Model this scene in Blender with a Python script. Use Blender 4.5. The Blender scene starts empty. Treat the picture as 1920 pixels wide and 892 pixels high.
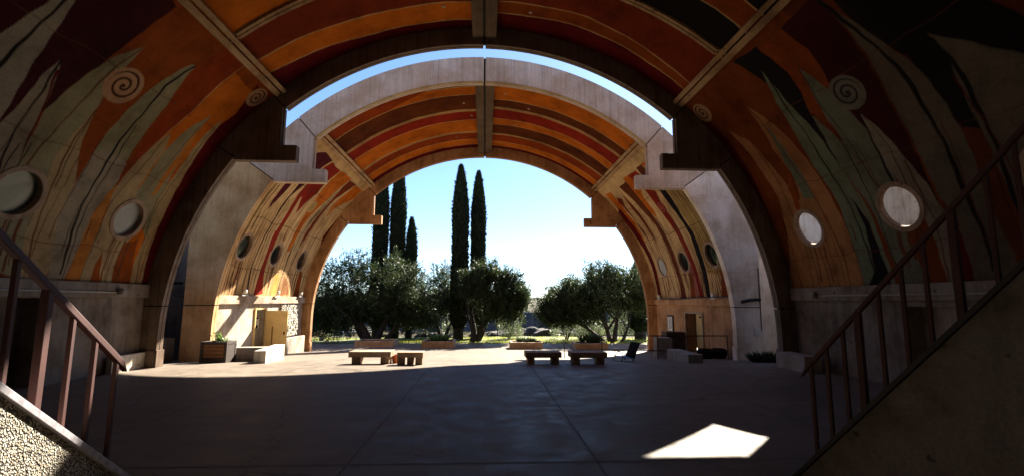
import bpy, bmesh, math, random
import numpy as np
from mathutils import Vector, Matrix

S = bpy.context.scene
COL = S.collection
rng = np.random.default_rng(7)
random.seed(7)
R_ = math.radians

# ------------------------------------------------------------------ camera
YAW, PITCH, ROLL = 0.0542, 0.1299, 0.0044
cam_d = bpy.data.cameras.new("camera")
cam = bpy.data.objects.new("camera", cam_d)
COL.objects.link(cam)
S.camera = cam
cam_d.sensor_width = 36.0
cam_d.lens = 900.0 / 1920.0 * 36.0
cam_d.clip_start = 0.05
cam_d.clip_end = 3000
_r = Vector((math.cos(YAW), -math.sin(YAW), 0))
_f = Vector((math.sin(YAW) * math.cos(PITCH), math.cos(YAW) * math.cos(PITCH), math.sin(PITCH)))
_u = Vector((-math.sin(YAW) * math.sin(PITCH), -math.cos(YAW) * math.sin(PITCH), math.cos(PITCH)))
_R = math.cos(ROLL) * _r + math.sin(ROLL) * _u
_U = -math.sin(ROLL) * _r + math.cos(ROLL) * _u
cam.matrix_world = Matrix(((_R.x, _U.x, -_f.x, 0.12), (_R.y, _U.y, -_f.y, 0.0), (_R.z, _U.z, -_f.z, 1.82), (0, 0, 0, 1)))
S.render.resolution_x, S.render.resolution_y = 1024, 475

# ------------------------------------------------------------------ sun, sky, exposure
SUN_AZ, SUN_EL = R_(25.7), R_(32.65)
sd = Vector((math.sin(SUN_AZ) * math.cos(SUN_EL), math.cos(SUN_AZ) * math.cos(SUN_EL), math.sin(SUN_EL)))
sun_d = bpy.data.lights.new("sun", 'SUN')
sun = bpy.data.objects.new("sun", sun_d)
COL.objects.link(sun)
sun_d.energy = 5.0
sun_d.angle = R_(0.5)
sun_d.color = (1.0, 0.90, 0.75)
sun.rotation_euler = sd.to_track_quat('Z', 'Y').to_euler()
W = bpy.data.worlds.new("World")
S.world = W
W.use_nodes = True
_wn, _wl = W.node_tree.nodes, W.node_tree.links
_bg = _wn["Background"]
_sky = _wn.new("ShaderNodeTexSky")
_sky.sky_type = 'NISHITA'
_sky.sun_disc = False
_sky.sun_elevation = SUN_EL
_sky.sun_rotation = SUN_AZ
_sky.altitude = 1400
_sky.air_density = 1.0
_sky.dust_density = 0.55
_sky.ozone_density = 1.0
_tint = _wn.new("ShaderNodeMix")
_tint.data_type = 'RGBA'; _tint.blend_type = 'MULTIPLY'; _tint.inputs[0].default_value = 1.0
_tint.inputs[7].default_value = (0.58, 0.71, 0.88, 1)
_wl.new(_sky.outputs[0], _tint.inputs[6])
_wl.new(_tint.outputs[2], _bg.inputs[0])
_bg.inputs[1].default_value = 0.05
S.view_settings.view_transform = 'Standard'
S.view_settings.look = 'None'
S.view_settings.gamma = 1.0
S.view_settings.use_curve_mapping = False
S.view_settings.exposure = 2.5
S.cycles.max_bounces = 10
S.cycles.diffuse_bounces = 7

# ------------------------------------------------------------------ materials
def newmat(name):
    m = bpy.data.materials.new(name)
    m.use_nodes = True
    nt = m.node_tree
    b = nt.nodes["Principled BSDF"]
    return m, nt, b

def noise(nt, scale, vec=None, detail=6, rough=0.6, coord='Object', size=None):
    n = nt.nodes.new("ShaderNodeTexNoise")
    n.inputs["Scale"].default_value = scale
    n.inputs["Detail"].default_value = detail
    n.inputs["Roughness"].default_value = rough
    tc = nt.nodes.new("ShaderNodeTexCoord")
    src = tc.outputs[coord]
    if size:
        mp = nt.nodes.new("ShaderNodeMapping")
        mp.inputs["Scale"].default_value = size
        nt.links.new(src, mp.inputs[0])
        src = mp.outputs[0]
    nt.links.new(src, n.inputs["Vector"])
    return n.outputs["Fac"]

def ramp(nt, fac, stops):
    r = nt.nodes.new("ShaderNodeValToRGB")
    e = r.color_ramp.elements
    while len(e) < len(stops):
        e.new(0.5)
    for i, (p, c) in enumerate(stops):
        e[i].position = p
        e[i].color = (c[0], c[1], c[2], 1) if not isinstance(c, (int, float)) else (c, c, c, 1)
    nt.links.new(fac, r.inputs[0])
    return r.outputs[0]

def mul(nt, a, b, fac=1.0, mode='MULTIPLY'):
    m = nt.nodes.new("ShaderNodeMix")
    m.data_type = 'RGBA'
    m.blend_type = mode
    m.inputs[0].default_value = fac
    for i, v in ((6, a), (7, b)):
        if hasattr(v, 'links') or hasattr(v, 'is_linked'):
            nt.links.new(v, m.inputs[i])
        else:
            m.inputs[i].default_value = (v[0], v[1], v[2], 1)
    return m.outputs[2]

def bump(nt, b, fac, strength=0.3, dist=0.02):
    bp = nt.nodes.new("ShaderNodeBump")
    bp.inputs["Strength"].default_value = strength
    bp.inputs["Distance"].default_value = dist
    nt.links.new(fac, bp.inputs["Height"])
    nt.links.new(bp.outputs[0], b.inputs["Normal"])

def concrete(name, base, streak=0.5, rough=0.85, blotch=0.35, bumps=0.25, sscale=(7, 7, 0.5), warm=(0.8, 0.66, 0.5), pits=0.29):
    m, nt, b = newmat(name)
    st = noise(nt, 1.0, size=sscale, detail=7, rough=0.7)
    bl = noise(nt, 0.9, detail=8, rough=0.65)
    fine = noise(nt, 38, detail=4)
    pit = noise(nt, 6.5, detail=2, rough=0.4)
    c = mul(nt, (*base,), ramp(nt, st, [(0.3, 1 - streak), (0.52, 1.0), (0.75, 1.12)]))
    c = mul(nt, c, ramp(nt, bl, [(0.32, 1 - blotch), (0.5, 1.0), (0.7, 1.1)]))
    c = mul(nt, c, ramp(nt, bl, [(0.42, warm), (0.56, (1, 1, 1))]), 0.6)
    c = mul(nt, c, ramp(nt, fine, [(0.3, 0.82), (0.7, 1.1)]))
    c = mul(nt, c, ramp(nt, pit, [(pits - 0.05, 0.35), (pits, 1.0)]))
    nt.links.new(c, b.inputs["Base Color"])
    b.inputs["Roughness"].default_value = rough
    b.inputs["Specular IOR Level"].default_value = 0.25
    h = nt.nodes.new("ShaderNodeMath"); h.operation = 'ADD'
    nt.links.new(fine, h.inputs[0]); nt.links.new(st, h.inputs[1])
    bump(nt, b, h.outputs[0], bumps, 0.012)
    return m

def mural_material():
    m, nt, b = newmat("mural_paint")
    at = nt.nodes.new("ShaderNodeAttribute")
    at.attribute_name = "paint"
    bl = noise(nt, 1.3, detail=9, rough=0.7)
    bl2 = noise(nt, 0.6, detail=5, rough=0.6, size=(1, 1, 0.7))
    fine = noise(nt, 30, detail=5, rough=0.65)
    scr = noise(nt, 5.0, detail=10, rough=0.75)
    c = mul(nt, at.outputs["Color"], ramp(nt, bl, [(0.3, 0.55), (0.5, 0.98), (0.72, 1.22)]))
    c = mul(nt, c, ramp(nt, bl2, [(0.35, (0.62, 0.55, 0.52)), (0.55, (1, 1, 1))]), 0.75)
    c = mul(nt, c, ramp(nt, fine, [(0.3, 0.78), (0.7, 1.15)]))
    c = mul(nt, c, ramp(nt, scr, [(0.27, 0.22), (0.33, 1.0)]), 0.8)
    nt.links.new(c, b.inputs["Base Color"])
    b.inputs["Roughness"].default_value = 0.85
    b.inputs["Specular IOR Level"].default_value = 0.06
    bump(nt, b, fine, 0.18, 0.01)
    return m

def plain(name, col, rough=0.6, metal=0.0, var=0.25, scale=12, spec=0.4, size=None, bumps=0.0):
    m, nt, b = newmat(name)
    n = noise(nt, scale, detail=6, size=size)
    c = mul(nt, (*col,), ramp(nt, n, [(0.3, 1 - var), (0.7, 1 + var * 0.6)]))
    nt.links.new(c, b.inputs["Base Color"])
    b.inputs["Roughness"].default_value = rough
    b.inputs["Metallic"].default_value = metal
    b.inputs["Specular IOR Level"].default_value = spec
    if bumps:
        bump(nt, b, n, bumps, 0.01)
    return m

def leaf_material(name, c1, c2, trans=0.35, rough=0.45, spec=0.5):
    m, nt, b = newmat(name)
    at = nt.nodes.new("ShaderNodeAttribute")
    at.attribute_name = "tint"
    c = mul(nt, (*c1,), (*c2,), 0.5, 'MIX')
    mx = c.node
    nt.links.new(at.outputs["Fac"], mx.inputs[0])
    nt.links.new(c, b.inputs["Base Color"])
    b.inputs["Roughness"].default_value = rough
    b.inputs["Specular IOR Level"].default_value = spec
    tr = nt.nodes.new("ShaderNodeBsdfTranslucent")
    nt.links.new(c, tr.inputs[0])
    ms = nt.nodes.new("ShaderNodeMixShader")
    ms.inputs[0].default_value = trans
    out = nt.nodes["Material Output"]
    nt.links.new(b.outputs[0], ms.inputs[1])
    nt.links.new(tr.outputs[0], ms.inputs[2])
    nt.links.new(ms.outputs[0], out.inputs[0])
    return m

def pebble_material():
    m, nt, b = newmat("pebble_aggregate")
    tc = nt.nodes.new("ShaderNodeTexCoord")
    v = nt.nodes.new("ShaderNodeTexVoronoi"); v.inputs["Scale"].default_value = 78
    v.inputs["Randomness"].default_value = 1.0
    nt.links.new(tc.outputs["Object"], v.inputs["Vector"])
    sep = nt.nodes.new("ShaderNodeSeparateColor")
    nt.links.new(v.outputs["Color"], sep.inputs[0])
    stone = ramp(nt, sep.outputs[0], [(0.0, (0.20, 0.15, 0.08)), (0.3, (0.36, 0.31, 0.22)), (0.6, (0.50, 0.46, 0.36)), (0.85, (0.62, 0.58, 0.48)), (1.0, (0.30, 0.20, 0.10))])
    edge = ramp(nt, v.outputs["Distance"], [(0.35, 1.0), (0.62, 0.12)])
    big = noise(nt, 3.0, detail=5)
    c = mul(nt, stone, edge)
    c = mul(nt, c, ramp(nt, big, [(0.3, 0.75), (0.65, 1.1)]))
    nt.links.new(c, b.inputs["Base Color"])
    b.inputs["Roughness"].default_value = 0.7
    inv = nt.nodes.new("ShaderNodeMath"); inv.operation = 'SUBTRACT'; inv.inputs[0].default_value = 1
    nt.links.new(v.outputs["Distance"], inv.inputs[1])
    bump(nt, b, inv.outputs[0], 1.0, 0.02)
    return m

def floor_material():
    m, nt, b = newmat("worn_floor_concrete")
    bl = noise(nt, 0.35, detail=9, rough=0.62)
    b2 = noise(nt, 2.2, detail=8, rough=0.7)
    fine = noise(nt, 45, detail=4)
    spot = noise(nt, 9, detail=3, rough=0.5)
    drag = noise(nt, 1.0, detail=7, rough=0.7, size=(0.5, 2.2, 1))
    c = mul(nt, (0.235, 0.196, 0.160), ramp(nt, bl, [(0.3, 0.72), (0.5, 0.97), (0.7, 1.1)]))
    c = mul(nt, c, ramp(nt, b2, [(0.3, 0.72), (0.65, 1.1)]))
    c = mul(nt, c, ramp(nt, drag, [(0.35, 0.85), (0.55, 1.0)]))
    c = mul(nt, c, ramp(nt, fine, [(0.3, 0.85), (0.7, 1.08)]))
    c = mul(nt, c, ramp(nt, spot, [(0.24, 0.35), (0.29, 1.0)]))
    # hairline cracks wandering over the slabs
    tc = nt.nodes.new("ShaderNodeTexCoord")
    dn = nt.nodes.new("ShaderNodeTexNoise"); dn.inputs["Scale"].default_value = 1.4; dn.inputs["Detail"].default_value = 8
    nt.links.new(tc.outputs["Object"], dn.inputs["Vector"])
    vm = nt.nodes.new("ShaderNodeVectorMath"); vm.operation = 'MULTIPLY_ADD'
    nt.links.new(dn.outputs["Color"], vm.inputs[0]); vm.inputs[1].default_value = (1.1, 1.1, 0); nt.links.new(tc.outputs["Object"], vm.inputs[2])
    vo = nt.nodes.new("ShaderNodeTexVoronoi"); vo.feature = 'DISTANCE_TO_EDGE'; vo.inputs["Scale"].default_value = 0.26
    nt.links.new(vm.outputs[0], vo.inputs["Vector"])
    c = mul(nt, c, ramp(nt, vo.outputs["Distance"], [(0.0008, 0.35), (0.004, 1.0)]), 0.7)
    nt.links.new(c, b.inputs["Base Color"])
    nt.links.new(ramp(nt, b2, [(0.3, 0.4), (0.7, 0.75)]), b.inputs["Roughness"])
    b.inputs["Specular IOR Level"].default_value = 0.05
    bump(nt, b, fine, 0.2, 0.006)
    return m

M = {}
M['mural'] = mural_material()
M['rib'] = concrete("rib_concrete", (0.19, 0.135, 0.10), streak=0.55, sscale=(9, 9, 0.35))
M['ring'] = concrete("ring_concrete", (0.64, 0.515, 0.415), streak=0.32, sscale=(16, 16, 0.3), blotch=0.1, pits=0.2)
M['legwarm'] = concrete("ochre_washed_concrete", (0.46, 0.25, 0.12), streak=0.35, blotch=0.4)
M['leg'] = concrete("leg_concrete", (0.62, 0.385, 0.185), streak=0.2, blotch=0.25, pits=0.22)
M['beam'] = concrete("beam_concrete", (0.40, 0.25, 0.125), streak=0.4, sscale=(5, 0.8, 5))
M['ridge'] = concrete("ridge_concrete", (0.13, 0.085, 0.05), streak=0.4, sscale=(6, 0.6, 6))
M['wall'] = concrete("wall_concrete", (0.40, 0.345, 0.29), streak=0.4, sscale=(3, 3, 0.5))
M['cornice'] = concrete("cornice_concrete", (0.42, 0.33, 0.25), streak=0.45, sscale=(5, 1.2, 2))
M['shadewall'] = concrete("shade_wall_concrete", (0.23, 0.185, 0.15), streak=0.5, sscale=(3, 3, 0.5))  # wall concrete darkened in colour to deepen the nearer vault's shade
M['shell'] = concrete("shell_concrete", (0.38, 0.34, 0.3))
M['whitewall'] = concrete("white_wall", (0.86, 0.77, 0.67), streak=0.15, blotch=0.18, pits=0.2)
M['palewall'] = concrete("pale_blue_wall", (0.50, 0.53, 0.58), streak=0.25, blotch=0.35)
M['greywall'] = concrete("grey_wall", (0.34, 0.32, 0.29), streak=0.4)
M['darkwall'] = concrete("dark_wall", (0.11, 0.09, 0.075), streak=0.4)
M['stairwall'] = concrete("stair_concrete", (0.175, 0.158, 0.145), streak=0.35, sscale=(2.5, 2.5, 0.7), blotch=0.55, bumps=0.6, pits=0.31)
M['bench'] = concrete("bench_concrete", (0.40, 0.30, 0.22), streak=0.2, sscale=(9, 9, 6), blotch=0.4, bumps=0.5)
M['planter'] = concrete("planter_concrete", (0.50, 0.36, 0.24), streak=0.35, sscale=(6, 6, 0.8))
M['pale'] = concrete("pale_concrete", (0.52, 0.47, 0.40), streak=0.3)
M['floor'] = floor_material()
M['pebble'] = pebble_material()
M['seal'] = plain("joint_seal", (0.012, 0.011, 0.01), 0.9)
M['joint'] = plain("floor_joint_seal", (0.10, 0.088, 0.078), 0.9)
M['redsteel'] = plain("red_oxide_paint", (0.058, 0.017, 0.013), 0.6, var=0.4, scale=14, size=(1, 1, 0.25), bumps=0.15)
M['darksteel'] = plain("dark_steel", (0.02, 0.018, 0.018), 0.45, 0.3)
M['kerblit'] = plain("sunlit_kerb_steel", (0.36, 0.34, 0.37), 0.3, 0.15, var=0.4, scale=18, size=(1, 1, 1))  # lightened in colour for the sun glancing along the left kerb
M['doortan'] = plain("tan_door_paint", (0.66, 0.48, 0.20), 0.5, var=0.15, scale=3)
M['roomdark'] = plain("dark_room_panel", (0.035, 0.024, 0.017), 0.8)  # near-black colour standing in for the shade of a room
M['dooryellow'] = plain("yellow_door_paint", (0.60, 0.40, 0.13), 0.5, var=0.12, scale=3)
M['greypanel'] = plain("grey_panel", (0.30, 0.27, 0.22), 0.6, var=0.15)
M['paper'] = plain("paper", (0.68, 0.66, 0.60), 0.8, var=0.08)
M['black'] = plain("black_paint", (0.010, 0.009, 0.009), 0.9, spec=0.1)
M['white'] = plain("white_enamel", (0.75, 0.74, 0.7), 0.4, var=0.1)
M['slat'] = plain("wood_slat", (0.20, 0.085, 0.03), 0.65, var=0.5, scale=6, size=(1, 12, 12), bumps=0.2)
M['darkwood'] = plain("dark_timber", (0.045, 0.03, 0.022), 0.7, var=0.4, scale=8)
M['soil'] = plain("soil", (0.035, 0.025, 0.018), 0.95, var=0.5, scale=30, bumps=0.6)
M['blue'] = plain("blue_plastic", (0.02, 0.22, 0.75), 0.35, var=0.1)
M['glassdark'] = plain("dark_pane", (0.012, 0.012, 0.014), 0.12, var=0.3, spec=0.6)
M['glassgrey'] = plain("frosted_pane", (0.21, 0.205, 0.185), 0.35, var=0.35, scale=1.2)
M['glassgreen'] = plain("greenish_pane", (0.095, 0.105, 0.068), 0.3, var=0.4, scale=1.2)
M['glasspale'] = plain("pale_pane", (0.40, 0.40, 0.38), 0.3, var=0.25, scale=2)
M['gold'] = concrete("ochre_trim", (0.48, 0.31, 0.11), streak=0.3, sscale=(5, 5, 5))
M['relief'] = plain("pale_relief_tiles", (0.55, 0.52, 0.45), 0.5, var=0.5, scale=9, bumps=0.4)
M['bark'] = plain("bark", (0.028, 0.022, 0.018), 0.9, var=0.5, scale=7, size=(1, 1, 0.25), bumps=0.8)
M['olive'] = leaf_material("olive_leaf", (0.008, 0.017, 0.005), (0.085, 0.12, 0.045), 0.28, 0.55, 0.25)
M['olivepale'] = leaf_material("pale_olive_leaf", (0.10, 0.13, 0.05), (0.22, 0.25, 0.14), 0.4, 0.4)
M['cypress'] = leaf_material("cypress_leaf", (0.007, 0.012, 0.007), (0.036, 0.052, 0.022), 0.15, 0.7, 0.2)
M['plant'] = leaf_material("plant_leaf", (0.05, 0.11, 0.03), (0.16, 0.24, 0.06), 0.4, 0.45)
M['plantdark'] = leaf_material("dark_plant_leaf", (0.02, 0.035, 0.015), (0.05, 0.08, 0.03), 0.25, 0.5)
M['grass'] = leaf_material("grass_blade", (0.17, 0.23, 0.03), (0.44, 0.43, 0.07), 0.5, 0.6, 0.2)
M['drygrass'] = leaf_material("dry_grass_blade", (0.10, 0.085, 0.045), (0.22, 0.19, 0.11), 0.3, 0.7, 0.2)
M['rock'] = plain("basalt_boulder", (0.05, 0.045, 0.042), 0.9, var=0.6, scale=3, bumps=0.9)

def ground_material():
    m, nt, b = newmat("ground_soil")
    n1 = noise(nt, 0.25, detail=8, rough=0.65)
    n2 = noise(nt, 2.5, detail=8, rough=0.7)
    n3 = noise(nt, 0.06, detail=6, rough=0.6)
    c = ramp(nt, n2, [(0.36, (0.03, 0.027, 0.025)), (0.5, (0.10, 0.085, 0.06)), (0.68, (0.20, 0.17, 0.115))])
    c = mul(nt, c, ramp(nt, n1, [(0.35, (0.5, 0.5, 0.5)), (0.6, (1, 1, 1))]))
    c = mul(nt, c, ramp(nt, n3, [(0.35, (0.7, 0.72, 0.6)), (0.6, (1, 1, 1))]))
    nt.links.new(c, b.inputs["Base Color"])
    b.inputs["Roughness"].default_value = 0.95
    b.inputs["Specular IOR Level"].default_value = 0.1
    bump(nt, b, n2, 0.8, 0.15)
    return m

def turf_material():
    m, nt, b = newmat("turf")
    n2 = noise(nt, 1.6, detail=8, rough=0.7)
    c = ramp(nt, n2, [(0.3, (0.03, 0.045, 0.012)), (0.52, (0.11, 0.135, 0.03)), (0.7, (0.20, 0.19, 0.07))])
    nt.links.new(c, b.inputs["Base Color"])
    b.inputs["Roughness"].default_value = 0.95
    bump(nt, b, n2, 0.6, 0.05)
    return m

def cliff_material():
    m, nt, b = newmat("basalt_cliff")
    col = noise(nt, 1.0, size=(0.5, 0.5, 0.07), detail=9, rough=0.7)
    bl = noise(nt, 0.12, detail=8, rough=0.7)
    c = ramp(nt, col, [(0.3, (0.022, 0.023, 0.03)), (0.5, (0.06, 0.06, 0.068)), (0.72, (0.12, 0.11, 0.105))])
    c = mul(nt, c, ramp(nt, bl, [(0.35, 0.6), (0.65, 1.2)]))
    nt.links.new(c, b.inputs["Base Color"])
    b.inputs["Roughness"].default_value = 0.95
    bump(nt, b, col, 1.0, 0.8)
    return m
M['ground'] = ground_material()
M['turf'] = turf_material()
M['cliff'] = cliff_material()

# ------------------------------------------------------------------ object helpers
def tag(o, label=None, cat=None, group=None, kind=None):
    if label: o["label"] = label
    if cat: o["category"] = cat
    if group: o["group"] = group
    if kind: o["kind"] = kind
    return o

def empty(name, loc, rz=0.0):
    o = bpy.data.objects.new(name, None)
    o.empty_display_size = 0.2
    o.location = loc
    o.rotation_euler = (0, 0, rz)
    COL.objects.link(o)
    return o

class MB:
    def __init__(s):
        s.v, s.f = [], []
    def add(s, vs, fs):
        n = len(s.v)
        s.v += [tuple(map(float, q)) for q in vs]
        s.f += [tuple(i + n for i in f) for f in fs]
        return s
    def box(s, x0, x1, y0, y1, z0, z1):
        vs = [(x, y, z) for z in (z0, z1) for y in (y0, y1) for x in (x0, x1)]
        return s.add(vs, [(0, 2, 3, 1), (4, 5, 7, 6), (0, 1, 5, 4), (2, 6, 7, 3), (0, 4, 6, 2), (1, 3, 7, 5)])
    def prism_y(s, poly, y0, y1):            # polygon in x,z swept along y
        n = len(poly)
        vs = [(p[0], y0, p[1]) for p in poly] + [(p[0], y1, p[1]) for p in poly]
        fs = [tuple(range(n)), tuple(range(2 * n - 1, n - 1, -1))]
        fs += [(i, i + n, (i + 1) % n + n, (i + 1) % n) for i in range(n)]
        return s.add(vs, fs)
    def prism_x(s, poly, x0, x1):            # polygon in y,z swept along x
        n = len(poly)
        vs = [(x0, p[0], p[1]) for p in poly] + [(x1, p[0], p[1]) for p in poly]
        fs = [tuple(range(n)), tuple(range(2 * n - 1, n - 1, -1))]
        fs += [(i, i + n, (i + 1) % n + n, (i + 1) % n) for i in range(n)]
        return s.add(vs, fs)
    def tube(s, pts, rads, n=7, cap=True):
        pts = [Vector(q) for q in pts]
        if not hasattr(rads, '__len__'): rads = [rads] * len(pts)
        base = len(s.v); prev = None
        vs = []
        for i, q in enumerate(pts):
            d = (pts[min(i + 1, len(pts) - 1)] - pts[max(i - 1, 0)]).normalized()
            a = prev if prev is not None else (Vector((0, 0, 1)) if abs(d.z) < 0.9 else Vector((1, 0, 0)))
            a = (a - d * a.dot(d)).normalized(); prev = a
            b = d.cross(a)
            for k in range(n):
                t = 2 * math.pi * k / n
                vs.append(q + (a * math.cos(t) + b * math.sin(t)) * rads[i])
        fs = []
        for i in range(len(pts) - 1):
            for k in range(n):
                fs.append((i * n + k, i * n + (k + 1) % n, (i + 1) * n + (k + 1) % n, (i + 1) * n + k))
        if cap:
            fs.append(tuple(range(n - 1, -1, -1)))
            fs.append(tuple((len(pts) - 1) * n + k for k in range(n)))
        return s.add(vs, fs)
    def build(s, name, mat, parent=None, bevel=0.0, smooth=False, local=False):
        me = bpy.data.meshes.new(name)
        L = Vector(parent_world(parent)) if (parent and not local) else Vector((0, 0, 0))
        me.from_pydata([(v[0] - L.x, v[1] - L.y, v[2] - L.z) for v in s.v], [], s.f)
        bm = bmesh.new(); bm.from_mesh(me)
        bmesh.ops.recalc_face_normals(bm, faces=bm.faces)
        bm.to_mesh(me); bm.free()
        me.materials.append(mat)
        if smooth:
            me.polygons.foreach_set("use_smooth", [True] * len(me.polygons))
        o = bpy.data.objects.new(name, me)
        COL.objects.link(o)
        if parent: o.parent = parent
        if bevel:
            b = o.modifiers.new("bevel", 'BEVEL')
            b.width = bevel; b.segments = 2; b.limit_method = 'ANGLE'; b.angle_limit = R_(40)
        return o

def parent_world(p):
    L = Vector((0, 0, 0))
    while p:
        L += p.location; p = p.parent
    return L

def mesh_np(name, V, F, mat, parent=None, local=False, smooth=False):
    me = bpy.data.meshes.new(name)
    V = np.asarray(V, np.float32)
    if parent is not None and not local:
        V = V - np.array(parent_world(parent), np.float32)
    F = np.asarray(F, np.int32); n = F.shape[1]
    me.vertices.add(len(V)); me.vertices.foreach_set("co", V.ravel())
    me.loops.add(F.size); me.loops.foreach_set("vertex_index", F.ravel())
    me.polygons.add(len(F))
    me.polygons.foreach_set("loop_start", np.arange(0, F.size, n, dtype=np.int32))
    me.polygons.foreach_set("loop_total", np.full(len(F), n, np.int32))
    me.update(calc_edges=True)
    if smooth: me.polygons.foreach_set("use_smooth", np.ones(len(F), bool))
    me.materials.append(mat)
    o = bpy.data.objects.new(name, me)
    COL.objects.link(o)
    if parent: o.parent = parent
    return o

def point_attr(o, name, arr, kind='FLOAT'):
    a = o.data.attributes.new(name, kind, 'POINT')
    if kind == 'FLOAT':
        a.data.foreach_set("value", np.asarray(arr, np.float32).ravel())
    else:
        a.data.foreach_set("color", np.asarray(arr, np.float32).ravel())

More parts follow.
